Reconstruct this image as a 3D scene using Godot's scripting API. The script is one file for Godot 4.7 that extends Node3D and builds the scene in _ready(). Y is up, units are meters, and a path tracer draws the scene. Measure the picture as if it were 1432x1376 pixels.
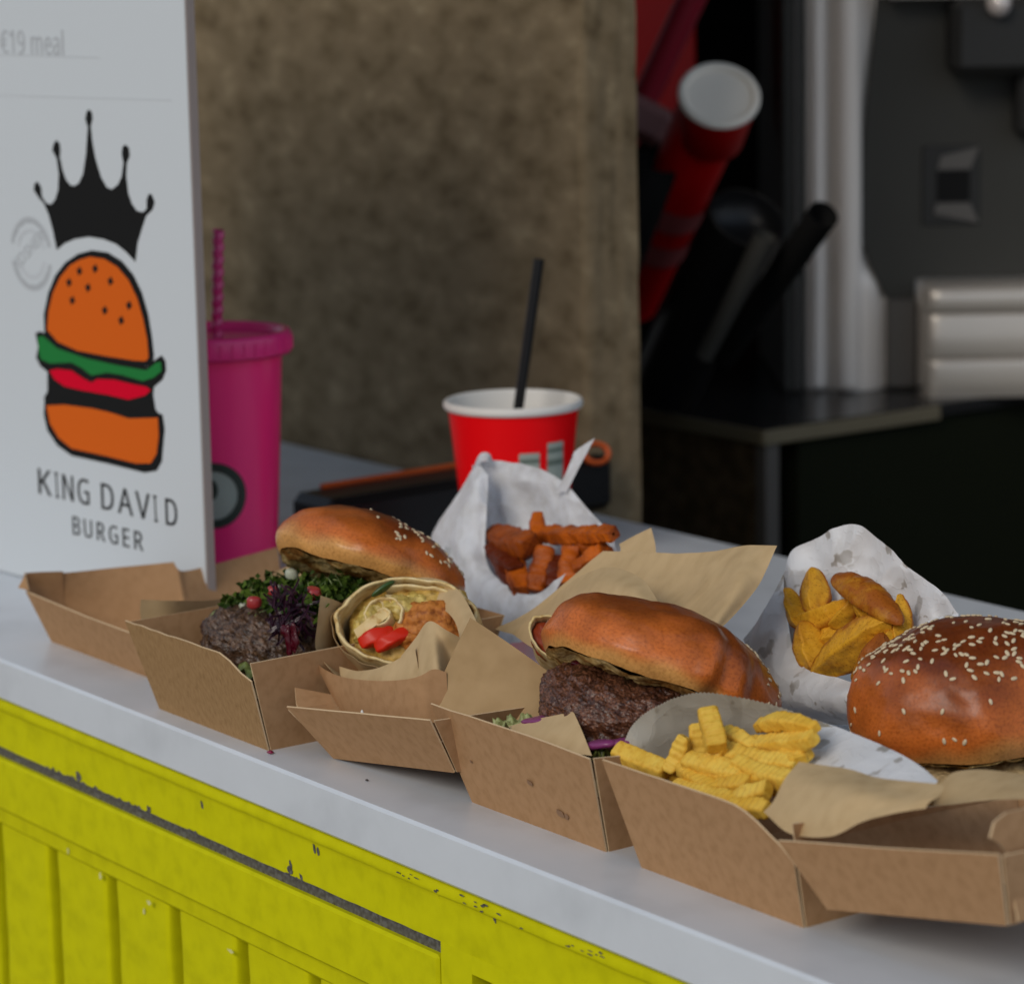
extends Node3D
# A street-food counter with open kraft boxes of burgers, fries and a wrap; concrete wall and kitchen behind.
var M := {}
var noise := FastNoiseLite.new()
var rng := RandomNumberGenerator.new()

# ---------------------------------------------------------------- small helpers
func nz(p: Vector3, f: float) -> float:
	return noise.get_noise_3d(p.x * f, p.y * f, p.z * f)

func lin(r: float, g: float, b: float) -> Color:
	return Color(r, g, b)

func srgb(r: float, g: float, b: float) -> Color:
	return Color(r, g, b).linear_to_srgb()

func numbered(parent: Node, called: String) -> String:
	if not parent.has_node(called):
		return called
	var k := 1
	while parent.has_node("%s_%03d" % [called, k]):
		k += 1
	return "%s_%03d" % [called, k]

var counts := {}
func put(parent: Node3D, called: String, mesh: Mesh, mat: Material, xf := Transform3D()) -> MeshInstance3D:
	var m := MeshInstance3D.new()
	var key := str(parent.get_instance_id()) + called
	var k: int = counts.get(key, 0)
	counts[key] = k + 1
	m.name = called if k == 0 else "%s_%03d" % [called, k]
	m.mesh = mesh
	m.material_override = mat
	parent.add_child(m, true)
	m.transform = xf
	return m

# a part given in world coordinates, under a thing that stands at its own base
func part(t: Node3D, called: String, mesh: Mesh, mat: Material, xf := Transform3D()) -> MeshInstance3D:
	return put(t, called, mesh, mat, t.transform.affine_inverse() * xf)

func thing(called: String, label: String, category: String, at := Vector3.ZERO, group := "") -> Node3D:
	var o := Node3D.new()
	var key := "root" + called
	var k: int = counts.get(key, 0)
	counts[key] = k + 1
	o.name = called if k == 0 else "%s_%03d" % [called, k]
	add_child(o, true)
	o.position = at
	tag(o, label, category, group)
	return o

func solo(called: String, mesh: Mesh, mat: Material, label: String, category: String, group := "", xf := Transform3D()) -> MeshInstance3D:
	var m := MeshInstance3D.new()
	var key := "root" + called
	var k: int = counts.get(key, 0)
	counts[key] = k + 1
	m.name = called if k == 0 else "%s_%03d" % [called, k]
	m.mesh = mesh
	m.material_override = mat
	add_child(m, true)
	m.transform = xf
	tag(m, label, category, group)
	return m

func tag(o: Node, label: String, category: String, group := "") -> void:
	o.set_meta("label", label)
	o.set_meta("category", category)
	if group != "":
		o.set_meta("group", group)

func structure(called: String, mesh: Mesh, mat: Material, xf := Transform3D()) -> void:
	var m := put(self, called, mesh, mat, xf)
	m.set_meta("kind", "structure")

# ---------------------------------------------------------------- meshes
# a grid surface from f(u, v); smooth normals, joined where it wraps or ends in a pole
func grid(nu: int, nv: int, f: Callable, wrap := false, col = null) -> ArrayMesh:
	var P := PackedVector3Array()
	var UV := PackedVector2Array()
	var C := PackedColorArray()
	for j in nv + 1:
		for i in nu + 1:
			var u := float(i) / nu
			var v := float(j) / nv
			var p: Vector3 = P[j * (nu + 1)] if wrap and i == nu else f.call(u, v)
			P.append(p)
			UV.append(Vector2(u, v))
			if col != null:
				C.append(C[j * (nu + 1)] if wrap and i == nu else col.call(u, v, p))
	return finish(P, UV, C, nu, nv, wrap)

func finish(P: PackedVector3Array, UV: PackedVector2Array, C: PackedColorArray, nu: int, nv: int, wrap: bool) -> ArrayMesh:
	var w := nu + 1
	var I := PackedInt32Array()
	var N := PackedVector3Array()
	N.resize(P.size())
	for j in nv:
		for i in nu:
			var a := j * w + i
			for t in [[a, a + 1, a + w], [a + 1, a + w + 1, a + w]]:
				var n := (P[t[2]] - P[t[0]]).cross(P[t[1]] - P[t[0]])
				if n.length_squared() < 1e-22:
					continue
				I.append_array(PackedInt32Array(t))
				for k in t:
					N[k] += n
	if wrap:
		for j in nv + 1:
			var s := N[j * w] + N[j * w + nu]
			N[j * w] = s
			N[j * w + nu] = s
	for j in [0, nv]:
		if P[j * w].distance_to(P[j * w + nu / 2]) < 1e-7 and P[j * w].distance_to(P[j * w + nu / 3]) < 1e-7:
			var s := Vector3.ZERO
			for i in w:
				s += N[j * w + i]
			for i in w:
				N[j * w + i] = s
	var c := Vector3.ZERO
	for p in P:
		c += p
	c /= P.size()
	var out := 0.0
	for k in P.size():
		N[k] = N[k].normalized()
		out += N[k].dot((P[k] - c).normalized())
	if wrap and out < 0.0:
		for k in N.size():
			N[k] = -N[k]
		for k in range(0, I.size(), 3):
			var x := I[k]
			I[k] = I[k + 1]
			I[k + 1] = x
	var A := []
	A.resize(Mesh.ARRAY_MAX)
	A[Mesh.ARRAY_VERTEX] = P
	A[Mesh.ARRAY_NORMAL] = N
	A[Mesh.ARRAY_TEX_UV] = UV
	if C.size():
		A[Mesh.ARRAY_COLOR] = C
	A[Mesh.ARRAY_INDEX] = I
	var m := ArrayMesh.new()
	m.add_surface_from_arrays(Mesh.PRIMITIVE_TRIANGLES, A)
	return m

# flat-shaded triangles collected one by one
class Tris:
	var P := PackedVector3Array()
	var N := PackedVector3Array()
	var UV := PackedVector2Array()
	func tri(a: Vector3, b: Vector3, c: Vector3, out: Vector3, uv := []) -> void:
		var n := (c - a).cross(b - a)
		if n.length_squared() < 1e-24:
			return
		var q := [a, b, c]
		var t := uv.duplicate() if uv.size() else [Vector2(), Vector2(), Vector2()]
		if n.dot(out) < 0.0:
			q = [a, c, b]
			t = [t[0], t[2], t[1]]
			n = -n
		n = n.normalized()
		for k in 3:
			P.append(q[k])
			N.append(n)
			UV.append(t[k])
	func quad(a: Vector3, b: Vector3, c: Vector3, d: Vector3, out: Vector3) -> void:
		tri(a, b, c, out)
		tri(a, c, d, out)
	func mesh() -> ArrayMesh:
		var A := []
		A.resize(Mesh.ARRAY_MAX)
		A[Mesh.ARRAY_VERTEX] = P
		A[Mesh.ARRAY_NORMAL] = N
		A[Mesh.ARRAY_TEX_UV] = UV
		var m := ArrayMesh.new()
		m.add_surface_from_arrays(Mesh.PRIMITIVE_TRIANGLES, A)
		return m

func bevel_into(t: Tris, size: Vector3, b: float, xf := Transform3D()) -> void:
	var h := size / 2.0
	var vert := func(s: Vector3, ax: int) -> Vector3:
		var p := Vector3()
		for k in 3:
			p[k] = s[k] * (h[k] - (0.0 if k == ax else b))
		return p
	for ax in 3:
		var e: int = (ax + 1) % 3
		var g: int = (ax + 2) % 3
		for s in [-1.0, 1.0]:
			var q := []
			for pr in [[-1.0, -1.0], [1.0, -1.0], [1.0, 1.0], [-1.0, 1.0]]:
				var sg := Vector3()
				sg[ax] = s
				sg[e] = pr[0]
				sg[g] = pr[1]
				q.append(xf * (vert.call(sg, ax) as Vector3))
			var o := Vector3()
			o[ax] = s
			t.quad(q[0], q[1], q[2], q[3], xf.basis * o)
		for s1 in [-1.0, 1.0]:
			for s2 in [-1.0, 1.0]:
				var sa := Vector3()
				sa[ax] = -1.0
				sa[e] = s1
				sa[g] = s2
				var sb := sa
				sb[ax] = 1.0
				var o := Vector3()
				o[e] = s1
				o[g] = s2
				t.quad(xf * (vert.call(sa, e) as Vector3), xf * (vert.call(sb, e) as Vector3), xf * (vert.call(sb, g) as Vector3), xf * (vert.call(sa, g) as Vector3), xf.basis * o)
	for s1 in [-1.0, 1.0]:
		for s2 in [-1.0, 1.0]:
			for s3 in [-1.0, 1.0]:
				var s := Vector3(s1, s2, s3)
				t.tri(xf * (vert.call(s, 0) as Vector3), xf * (vert.call(s, 1) as Vector3), xf * (vert.call(s, 2) as Vector3), xf.basis * s)

func bbox(size: Vector3, b := 0.002) -> ArrayMesh:
	var t := Tris.new()
	bevel_into(t, size, b)
	return t.mesh()

# box between two corners, placed by its transform
func span(a: Vector3, b: Vector3, bev := 0.002) -> Array:
	return [bbox((b - a).abs(), bev), Transform3D(Basis(), (a + b) / 2.0)]

# a flat polygon with thickness, front face at z = thick
func prism(poly: Array, thick: float, faces := true, sides := true) -> ArrayMesh:
	var pk := PackedVector2Array(poly)
	var idx := Geometry2D.triangulate_polygon(pk)
	var t := Tris.new()
	for k in range(0, idx.size() if faces else 0, 3):
		var q := [pk[idx[k]], pk[idx[k + 1]], pk[idx[k + 2]]]
		for z in [0.0, thick]:
			t.tri(Vector3(q[0].x, q[0].y, z), Vector3(q[1].x, q[1].y, z), Vector3(q[2].x, q[2].y, z), Vector3(0, 0, 1 if z > 0.0 else -1), q)
	var cw := Geometry2D.is_polygon_clockwise(pk)
	for k in (pk.size() if sides else 0):
		var a := pk[k]
		var b := pk[(k + 1) % pk.size()]
		var o := Vector3(b.y - a.y, a.x - b.x, 0) * (-1.0 if cw else 1.0)
		t.quad(Vector3(a.x, a.y, 0), Vector3(b.x, b.y, 0), Vector3(b.x, b.y, thick), Vector3(a.x, a.y, thick), o)
	return t.mesh()

# a planar card wall through 3-D points (first three set the plane)
func card(t: Node3D, called: String, pts: Array, mat: Material, thick := 0.0008, base := Transform3D()) -> MeshInstance3D:
	var o: Vector3 = pts[0]
	var ex: Vector3 = (pts[1] - o).normalized()
	var n: Vector3 = ex.cross(pts[pts.size() - 1] - o).normalized()
	var ey := n.cross(ex)
	var poly := []
	for p in pts:
		poly.append(Vector2((p - o).dot(ex), (p - o).dot(ey)))
	var xf := Transform3D(Basis(ex, ey, n), o - n * thick / 2.0)
	var wall := put(t, called, prism(poly, thick, true, false), mat, base * xf)
	put(wall, "cut_edge", prism(poly, thick, false, true), M.kraft_edge)
	return wall

func cr(a, b, c, d, t: float):
	return 0.5 * ((2.0 * b) + (c - a) * t + (2.0 * a - 5.0 * b + 4.0 * c - d) * t * t + (3.0 * b - a - 3.0 * c + d) * t * t * t)

func curve(pts: Array, t: float):
	var n := pts.size() - 1
	var s := clampf(t, 0.0, 1.0) * n
	var k := mini(int(s), n - 1)
	var a = pts[k - 1] if k > 0 else 2.0 * pts[0] - pts[1]
	var d = pts[k + 2] if k + 2 <= n else 2.0 * pts[n] - pts[n - 1]
	return cr(a, pts[k], pts[k + 1], d, s - k)

# paper through rows of control points; creases are ridged noise along a fixed direction
func sheet(rows: Array, nu := 48, nv := 24, amp := 0.0006, fr := 40.0, dir := Vector3(0.6, 0.4, 0.6), edge := 0.0) -> ArrayMesh:
	return grid(nu, nv, func(u: float, v: float) -> Vector3:
		var col := []
		for r in rows:
			col.append(curve(r, u))
		var p: Vector3 = curve(col, v)
		var q := p + Vector3(3.1, 1.7, 0.3)
		p += dir * amp * (nz(q, fr) + 0.9 * (1.0 - 2.4 * absf(nz(q, fr * 0.7 + 7.0))) + 0.35 * (1.0 - 2.0 * absf(nz(q, fr * 2.3))))
		if edge > 0.0 and v == 0.0:
			p.y += edge * (1.0 if int(round(u * nu)) % 2 == 0 else -1.0)
		return p)

# lumpy round solid: superellipsoid with noise
func lump(r: Vector3, e := 1.0, amp := 0.001, fr := 60.0, nu := 40, nv := 24, seedv := 0.0, col = null) -> ArrayMesh:
	return grid(nu, nv, func(u: float, v: float) -> Vector3:
		var a := u * TAU
		var t := v * PI
		var s := pow(maxf(sin(t), 0.0), e)
		var c := cos(t)
		var d := Vector3(cos(a) * s, signf(c) * pow(absf(c), e), sin(a) * s)
		var p := d * r
		var q := p + Vector3(seedv, seedv * 1.7, -seedv)
		return p + d.normalized() * amp * (nz(q, fr) + 0.5 * nz(q, fr * 2.7) + 0.25 * nz(q, fr * 6.1)), true, col)

# lathe about y
func lathe(prof: Array, nu := 48) -> ArrayMesh:
	var n := prof.size() - 1
	return grid(nu, n, func(u: float, v: float) -> Vector3:
		var p: Vector2 = prof[int(round(v * n))]
		return Vector3(cos(u * TAU) * p.x, p.y, sin(u * TAU) * p.x), true)

func aim(a: Vector3, b: Vector3, up := Vector3(0, 1, 0)) -> Basis:
	var y := (b - a).normalized()
	var x := up.cross(y)
	if x.length() < 0.05:
		x = Vector3(1, 0, 0).cross(y)
	x = x.normalized()
	return Basis(x, y, x.cross(y))

# ---------------------------------------------------------------- textures and materials
func noise_image(size: int, freq: float, seedv: int, ramp: Array, oct := 4, stretch := Vector2(1, 1), kind := FastNoiseLite.TYPE_SIMPLEX_SMOOTH) -> Image:
	var n := FastNoiseLite.new()
	n.seed = seedv
	n.noise_type = kind
	n.frequency = freq
	n.fractal_octaves = oct
	var src := n.get_seamless_image(int(size / stretch.x), int(size / stretch.y), false, false, 0.12)
	src.resize(size, size, Image.INTERPOLATE_CUBIC)
	src.convert(Image.FORMAT_L8)
	var data := src.get_data()
	var lut := []
	var g := Gradient.new()
	g.offsets = PackedFloat32Array(ramp.map(func(r): return r[0]))
	g.colors = PackedColorArray(ramp.map(func(r): return r[1]))
	for k in 256:
		lut.append(g.sample(k / 255.0))
	var out := PackedByteArray()
	out.resize(size * size * 3)
	for k in size * size:
		var c: Color = lut[data[k]]
		out[k * 3] = c.r8
		out[k * 3 + 1] = c.g8
		out[k * 3 + 2] = c.b8
	return Image.create_from_data(size, size, false, Image.FORMAT_RGB8, out)

func tex(i: Image) -> ImageTexture:
	return ImageTexture.create_from_image(i)

func g(v: float) -> Color:
	return Color(v, v, v)

func mat(c: Color, rough := 0.8, spec := 0.5, metal := 0.0) -> StandardMaterial3D:
	var m := StandardMaterial3D.new()
	m.albedo_color = c.linear_to_srgb()
	m.roughness = rough
	m.metallic_specular = spec
	m.metallic = metal
	m.cull_mode = BaseMaterial3D.CULL_DISABLED
	return m

func tri(m: StandardMaterial3D, scale: float, color: Texture2D = null, bump: Texture2D = null, cm := 0.02, world := false) -> StandardMaterial3D:
	m.uv1_triplanar = true
	m.uv1_world_triplanar = world
	m.uv1_scale = Vector3.ONE * scale
	if color:
		m.albedo_texture = color
	if bump:
		m.heightmap_enabled = true
		m.heightmap_texture = bump
		m.heightmap_scale = cm
	return m

func make_materials() -> void:
	var fine := tex(noise_image(256, 0.05, 3, [[0.0, g(0.2)], [1.0, g(0.8)]], 5))
	var mid := tex(noise_image(256, 0.02, 5, [[0.0, g(0.0)], [1.0, g(1.0)]], 5))
	var fibre := tex(noise_image(1024, 0.010, 8, [[0.0, Color(0.90, 0.89, 0.87)], [0.4, Color(0.955, 0.95, 0.94)], [0.6, Color(0.975, 0.975, 0.975)], [1.0, Color(1, 1, 1)]], 8, Vector2(1, 1.3)))
	var fibre_h := tex(noise_image(256, 0.09, 9, [[0.0, g(0.0)], [1.0, g(1.0)]], 4, Vector2(1, 3)))
	var flute := tex(noise_image(512, 0.09, 18, [[0.0, Color(0.78, 0.75, 0.7)], [0.45, Color(0.92, 0.91, 0.89)], [1.0, Color(1, 1, 1)]], 4, Vector2(1, 5)))
	var crease := tex(noise_image(512, 0.012, 12, [[0.0, g(0.15)], [0.46, g(0.42)], [0.5, g(0.85)], [0.54, g(0.45)], [1.0, g(0.2)]], 2))
	var stain := tex(noise_image(512, 0.007, 22, [[0.0, Color(1, 1, 1)], [0.70, Color(1, 1, 1)], [0.735, Color(0.78, 0.75, 0.71)], [0.80, Color(0.66, 0.63, 0.58)], [1.0, Color(0.62, 0.58, 0.53)]], 4))
	var mottled := tex(noise_image(512, 0.02, 31, [[0.0, Color(0.66, 0.62, 0.56)], [0.4, Color(0.82, 0.8, 0.76)], [0.62, Color(0.92, 0.9, 0.87)], [0.72, Color(1, 1, 1)], [1.0, Color(1, 1, 1)]], 6))
	M.kraft = tri(mat(lin(0.44, 0.255, 0.128), 0.8, 0.25), 14.0, fibre, fibre_h, 0.002)
	M.kraft_edge = mat(lin(0.66, 0.48, 0.29), 0.85, 0.2)
	M.kraft_fluted = tri(mat(lin(0.40, 0.245, 0.115), 0.8, 0.25), 14.0, flute, fibre_h, 0.003)
	M.parchment = tri(mat(lin(0.56, 0.40, 0.215), 0.7, 0.3), 9.0, fibre, fibre_h, 0.002)
	M.parchment_brown = tri(mat(lin(0.45, 0.30, 0.15), 0.7, 0.3), 9.0, fibre, fibre_h, 0.002)
	M.parchment.backlight_enabled = true
	M.parchment.backlight = Color(0.25, 0.18, 0.1)
	M.bag = tri(mat(lin(0.68, 0.68, 0.69), 0.6, 0.4), 11.0, stain, crease, 0.05)
	M.bag.backlight_enabled = true
	M.bag.backlight = Color(0.2, 0.2, 0.2)
	M.bag_clean = tri(mat(lin(0.68, 0.69, 0.72), 0.6, 0.4), 11.0, fibre, crease, 0.05)
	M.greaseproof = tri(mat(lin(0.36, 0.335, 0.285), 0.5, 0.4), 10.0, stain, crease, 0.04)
	M.laminate = mat(lin(0.60, 0.63, 0.665), 0.32, 0.5)
	tri(M.laminate, 2.6, tex(noise_image(512, 0.012, 95, [[0.0, Color(0.93, 0.93, 0.93)], [0.5, Color(0.985, 0.985, 0.985)], [1.0, Color(1, 1, 1)]], 5)), fine, 0.002)
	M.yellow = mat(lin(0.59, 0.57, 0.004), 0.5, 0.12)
	tri(M.yellow, 5.0, tex(noise_image(512, 0.02, 41, [[0.0, Color(0.91, 0.91, 0.9)], [0.5, Color(0.97, 0.97, 0.97)], [1.0, Color(1, 1, 1)]], 6)), fine, 0.012)
	M.grey_metal = tri(mat(lin(0.16, 0.155, 0.15), 0.5, 0.5, 0.3), 20.0, mottled)
	M.board = mat(lin(0.58, 0.615, 0.64), 0.5, 0.4)
	M.board_edge = mat(lin(0.30, 0.25, 0.23), 0.6)
	M.ink = mat(lin(0.014, 0.014, 0.014), 0.8, 0.15)
	M.ink_grey = mat(lin(0.42, 0.44, 0.46), 0.6)
	M.ink_faint = mat(lin(0.53, 0.555, 0.58), 0.6)
	M.ink_orange = mat(lin(0.66, 0.12, 0.012), 0.8, 0.15)
	M.ink_green = mat(lin(0.02, 0.19, 0.045), 0.8, 0.15)
	M.ink_red = mat(lin(0.66, 0.003, 0.025), 0.8, 0.15)
	M.concrete = mat(lin(0.43, 0.345, 0.228), 0.95, 0.2)
	tri(M.concrete, 2.3, tex(noise_image(1024, 0.012, 91, [[0.0, Color(0.52, 0.49, 0.45)], [0.3, Color(0.66, 0.64, 0.60)], [0.5, Color(0.72, 0.70, 0.67)], [0.70, Color(0.75, 0.73, 0.70)], [0.82, Color(0.81, 0.80, 0.77)], [1.0, Color(0.86, 0.85, 0.83)]], 7)), mid, 0.12, true)
	M.concrete.uv1_scale = Vector3(1.5, 2.7, 2.3)
	M.scuff = mat(lin(0.62, 0.60, 0.26), 0.6, 0.1)
	M.pink = mat(lin(0.97, 0.03, 0.21), 0.3, 0.5)
	M.pink_lid = mat(lin(0.82, 0.03, 0.22), 0.3, 0.5)
	M.pink_straw = mat(lin(0.6, 0.04, 0.2), 0.3, 0.6)
	M.red = mat(lin(0.86, 0.003, 0.006), 0.42, 0.25)
	M.paper_white = mat(lin(0.72, 0.70, 0.66), 0.55)
	M.cup_white = mat(lin(0.92, 0.87, 0.78), 0.5)
	M.label = mat(lin(0.34, 0.39, 0.34), 0.5)
	M.label_dark = mat(lin(0.13, 0.17, 0.14), 0.5)
	M.black = mat(lin(0.01, 0.01, 0.011), 0.35, 0.4)
	M.black_matte = mat(lin(0.008, 0.008, 0.008), 0.7, 0.3)
	M.orange = mat(lin(0.62, 0.1, 0.012), 0.4)
	M.bun = mat(Color(1, 1, 1), 0.32, 0.38)
	M.bun.vertex_color_use_as_albedo = true
	tri(M.bun, 16.0, tex(noise_image(512, 0.06, 51, [[0.0, Color(0.66, 0.6, 0.52)], [0.45, Color(0.93, 0.92, 0.9)], [1.0, Color(1, 1, 1)]], 5)), fine, 0.02)
	M.crumb = mat(Color(1, 1, 1), 0.9, 0.2)
	M.crumb.vertex_color_use_as_albedo = true
	tri(M.crumb, 22.0, tex(noise_image(256, 0.05, 55, [[0.0, Color(0.45, 0.34, 0.2)], [0.5, Color(0.9, 0.86, 0.76)], [1.0, Color(1, 1, 1)]], 5)), mid, 0.12)
	M.seed = mat(lin(0.62, 0.5, 0.32), 0.45)
	M.patty = mat(Color(1, 1, 1), 0.4, 0.5)
	M.patty.vertex_color_use_as_albedo = true
	tri(M.patty, 26.0, tex(noise_image(512, 0.04, 61, [[0.0, Color(0.25, 0.2, 0.18)], [0.4, Color(0.6, 0.55, 0.52)], [0.62, Color(0.95, 0.92, 0.88)], [1.0, Color(1, 1, 1)]], 5)), mid, 0.2)
	M.pepper_dull = mat(lin(0.34, 0.03, 0.03), 0.3)
	M.onion_white = mat(lin(0.42, 0.44, 0.34), 0.35)
	M.crumb_plain = tri(mat(lin(0.55, 0.40, 0.20), 0.8), 22.0, mottled, mid, 0.12)
	M.herb = mat(Color(1, 1, 1), 0.7, 0.2)
	M.herb.vertex_color_use_as_albedo = true
	M.lettuce = tri(mat(lin(0.24, 0.3, 0.08), 0.4), 20.0, mottled)
	M.lettuce_pale = tri(mat(lin(0.38, 0.42, 0.17), 0.45), 20.0, mottled)
	M.leaf_pale = tri(mat(lin(0.66, 0.50, 0.13), 0.45), 20.0, mottled, mid, 0.08)
	M.onion = mat(lin(0.2, 0.03, 0.13), 0.35)
	M.sauce = mat(lin(0.06, 0.0025, 0.008), 0.2, 0.4)
	M.beet = mat(lin(0.035, 0.008, 0.02), 0.3, 0.5)
	M.pepper = mat(lin(0.60, 0.022, 0.006), 0.35, 0.35)
	M.tortilla = tri(mat(lin(0.86, 0.72, 0.44), 0.75, 0.3), 14.0, tex(noise_image(256, 0.03, 71, [[0.0, Color(0.62, 0.45, 0.22)], [0.35, Color(0.92, 0.88, 0.78)], [1.0, Color(1, 1, 1)]], 4)), fine, 0.03)
	M.chicken = tri(mat(lin(0.62, 0.24, 0.05), 0.5, 0.35), 24.0, tex(noise_image(256, 0.03, 73, [[0.0, Color(0.45, 0.3, 0.2)], [0.5, Color(0.9, 0.85, 0.8)], [1.0, Color(1, 1, 1)]], 5)), mid, 0.1)
	M.filling = tri(mat(lin(0.66, 0.42, 0.12), 0.5, 0.4), 22.0, tex(noise_image(256, 0.03, 74, [[0.0, Color(0.5, 0.45, 0.25)], [0.5, Color(0.9, 0.9, 0.8)], [1.0, Color(1, 1, 1)]], 5)), mid, 0.08)
	M.fry = mat(Color(1, 1, 1), 0.5, 0.3)
	M.fry.vertex_color_use_as_albedo = true
	tri(M.fry, 24.0, tex(noise_image(256, 0.04, 81, [[0.0, Color(0.88, 0.8, 0.66)], [0.4, Color(0.97, 0.95, 0.92)], [1.0, Color(1, 1, 1)]], 4)), fine, 0.012)
	M.wedge = mat(Color(1, 1, 1), 0.45, 0.3)
	M.wedge.vertex_color_use_as_albedo = true
	tri(M.wedge, 22.0, tex(noise_image(512, 0.05, 83, [[0.0, Color(0.35, 0.22, 0.12)], [0.17, Color(0.6, 0.45, 0.3)], [0.25, Color(0.93, 0.9, 0.85)], [1.0, Color(1, 1, 1)]], 3)), fine, 0.04)
	M.steel = mat(lin(0.95, 0.88, 0.81), 0.34, 0.5, 0.05)
	M.red_dark = mat(lin(0.55, 0.003, 0.005), 0.5, 0.25)
	M.yellow_shaded = mat(lin(0.22, 0.20, 0.004), 0.7, 0.1)  # darkened yellow: shade between the ribs put into the colour
	M.steel_dark = mat(lin(0.12, 0.11, 0.10), 0.45, 0.5, 0.2)
	M.steel_soft = mat(lin(0.60, 0.55, 0.49), 0.36, 0.5, 0.4)
	M.olive_dark = mat(lin(0.010, 0.012, 0.006), 0.8, 0.2)
	M.panel_dark = mat(lin(0.055, 0.054, 0.048), 0.5, 0.3)
	M.panel_deep = mat(lin(0.018, 0.018, 0.017), 0.6)
	M.bench_top = mat(lin(0.02, 0.02, 0.02), 0.25)
	M.bench_wood = tri(mat(lin(0.12, 0.085, 0.045), 0.6, 0.3), 4.0, mottled)
	M.bench_trim = mat(lin(0.20, 0.17, 0.11), 0.4, 0.5, 0.2)
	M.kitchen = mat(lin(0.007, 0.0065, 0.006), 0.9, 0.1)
	M.kitchen_red = mat(lin(0.22, 0.003, 0.005), 0.7)
	M.pavement = tri(mat(lin(0.40, 0.38, 0.36), 0.9), 1.0, mottled, null, 0.0, true)
	M.roof = mat(lin(0.25, 0.25, 0.25), 0.8)

# ---------------------------------------------------------------- the scene
func _ready() -> void:
	var cam := Camera3D.new()
	cam.name = "camera"
	add_child(cam)
	cam.transform = Transform3D(Basis(Vector3(0.59135, -0.01884, -0.80619), Vector3(-0.13430, 0.98346, -0.12150), Vector3(0.79515, 0.18012, 0.57904)), Vector3(1.17348, 0.42000, 0.78778))
	var lens := CameraAttributesPhysical.new()
	lens.frustum_focal_length = 73.2558
	lens.frustum_focus_distance = 1.5
	lens.frustum_near = 0.05
	lens.frustum_far = 200.0
	lens.exposure_aperture = 73.2558 / 10.4
	cam.attributes = lens
	cam.current = true

	var we := WorldEnvironment.new()
	we.name = "environment"
	var env := Environment.new()
	env.background_mode = Environment.BG_SKY
	var sm := ProceduralSkyMaterial.new()
	sm.sky_top_color = Color(0.60, 0.67, 0.76)
	sm.sky_horizon_color = Color(0.80, 0.82, 0.84)
	sm.sky_curve = 0.2
	sm.ground_bottom_color = Color(0.30, 0.29, 0.28)
	sm.ground_horizon_color = Color(0.55, 0.55, 0.55)
	sm.sun_angle_max = 1.0
	var sky := Sky.new()
	sky.sky_material = sm
	env.sky = sky
	env.background_energy_multiplier = 1.0
	env.tonemap_mode = Environment.TONE_MAPPER_LINEAR
	env.tonemap_exposure = 1.10
	env.sdfgi_enabled = true
	env.ssao_enabled = true
	env.ssil_enabled = true
	we.environment = env
	add_child(we)

	var sun := DirectionalLight3D.new()
	sun.name = "sun"
	sun.light_color = Color(1.0, 0.97, 0.93)
	sun.light_energy = 0.42
	sun.light_angular_distance = 25.0
	sun.shadow_enabled = true
	add_child(sun)
	sun.look_at_from_position(Vector3(0.9, 1.5, 2.2), Vector3.ZERO)

	rng.seed = 7
	noise.noise_type = FastNoiseLite.TYPE_SIMPLEX_SMOOTH
	noise.frequency = 1.0
	noise.fractal_type = FastNoiseLite.FRACTAL_NONE
	noise.seed = 4
	make_materials()
	setting()
	counter()
	sign_board()
	cups_and_case()
	kitchen()
	boxes()
	papers()
	burgers()
	wrap_roll()
	fries()
	wedges()
	sweet_potatoes()
	crumbs()

func setting() -> void:
	var p := PlaneMesh.new()
	p.size = Vector2(120, 120)
	structure("ground", p, M.pavement, Transform3D(Basis(), Vector3(0, -1.06, 0)))
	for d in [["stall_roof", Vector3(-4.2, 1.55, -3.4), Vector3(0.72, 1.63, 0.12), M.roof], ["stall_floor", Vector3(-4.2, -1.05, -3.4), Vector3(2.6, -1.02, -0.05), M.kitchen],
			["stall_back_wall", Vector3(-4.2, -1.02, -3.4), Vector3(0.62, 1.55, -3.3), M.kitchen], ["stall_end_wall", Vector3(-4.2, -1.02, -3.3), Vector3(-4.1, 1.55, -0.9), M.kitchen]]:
		var b := span(d[1], d[2], 0.004)
		structure(d[0], b[0], d[3], b[1])
	# rough concrete wall whose end shows as a paler strip beside the kitchen opening
	var front := grid(300, 130, func(u: float, v: float) -> Vector3:
		var x := 0.0
		var z := 0.0
		if u < 0.86:
			x = lerpf(-3.2, -0.594, pow(u / 0.86, 0.6))
			z = -0.5650
		elif u < 0.90:
			var a := (u - 0.86) / 0.04 * PI / 2.0
			x = -0.594 + 0.008 * sin(a)
			z = -0.573 + 0.008 * cos(a)
		else:
			x = -0.586
			z = lerpf(-0.573, -0.616, (u - 0.90) / 0.10)
		var y := lerpf(1.55, -1.02, v)
		var q := Vector3(x, y, z)
		var d := 0.0015 * nz(q, 5.0) + 0.002 * nz(q, 22.0) + 0.002 * nz(q, 70.0)
		var k := smoothstep(0.86, 0.90, u)
		return q + Vector3(k * (0.5 * d - 0.001), 0, (1.0 - k) * d * 0.7))
	var w := thing("concrete_wall", "rough brown grey concrete wall behind the pink tumbler and the red paper cup", "wall", Vector3(-1.86, -1.02, -0.6))
	part(w, "wall_face", front, M.concrete)
	var bk := span(Vector3(-3.2, -1.02, -0.612), Vector3(-0.598, 1.55, -0.58), 0.004)
	part(w, "wall_core", bk[0], M.concrete, bk[1])

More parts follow.
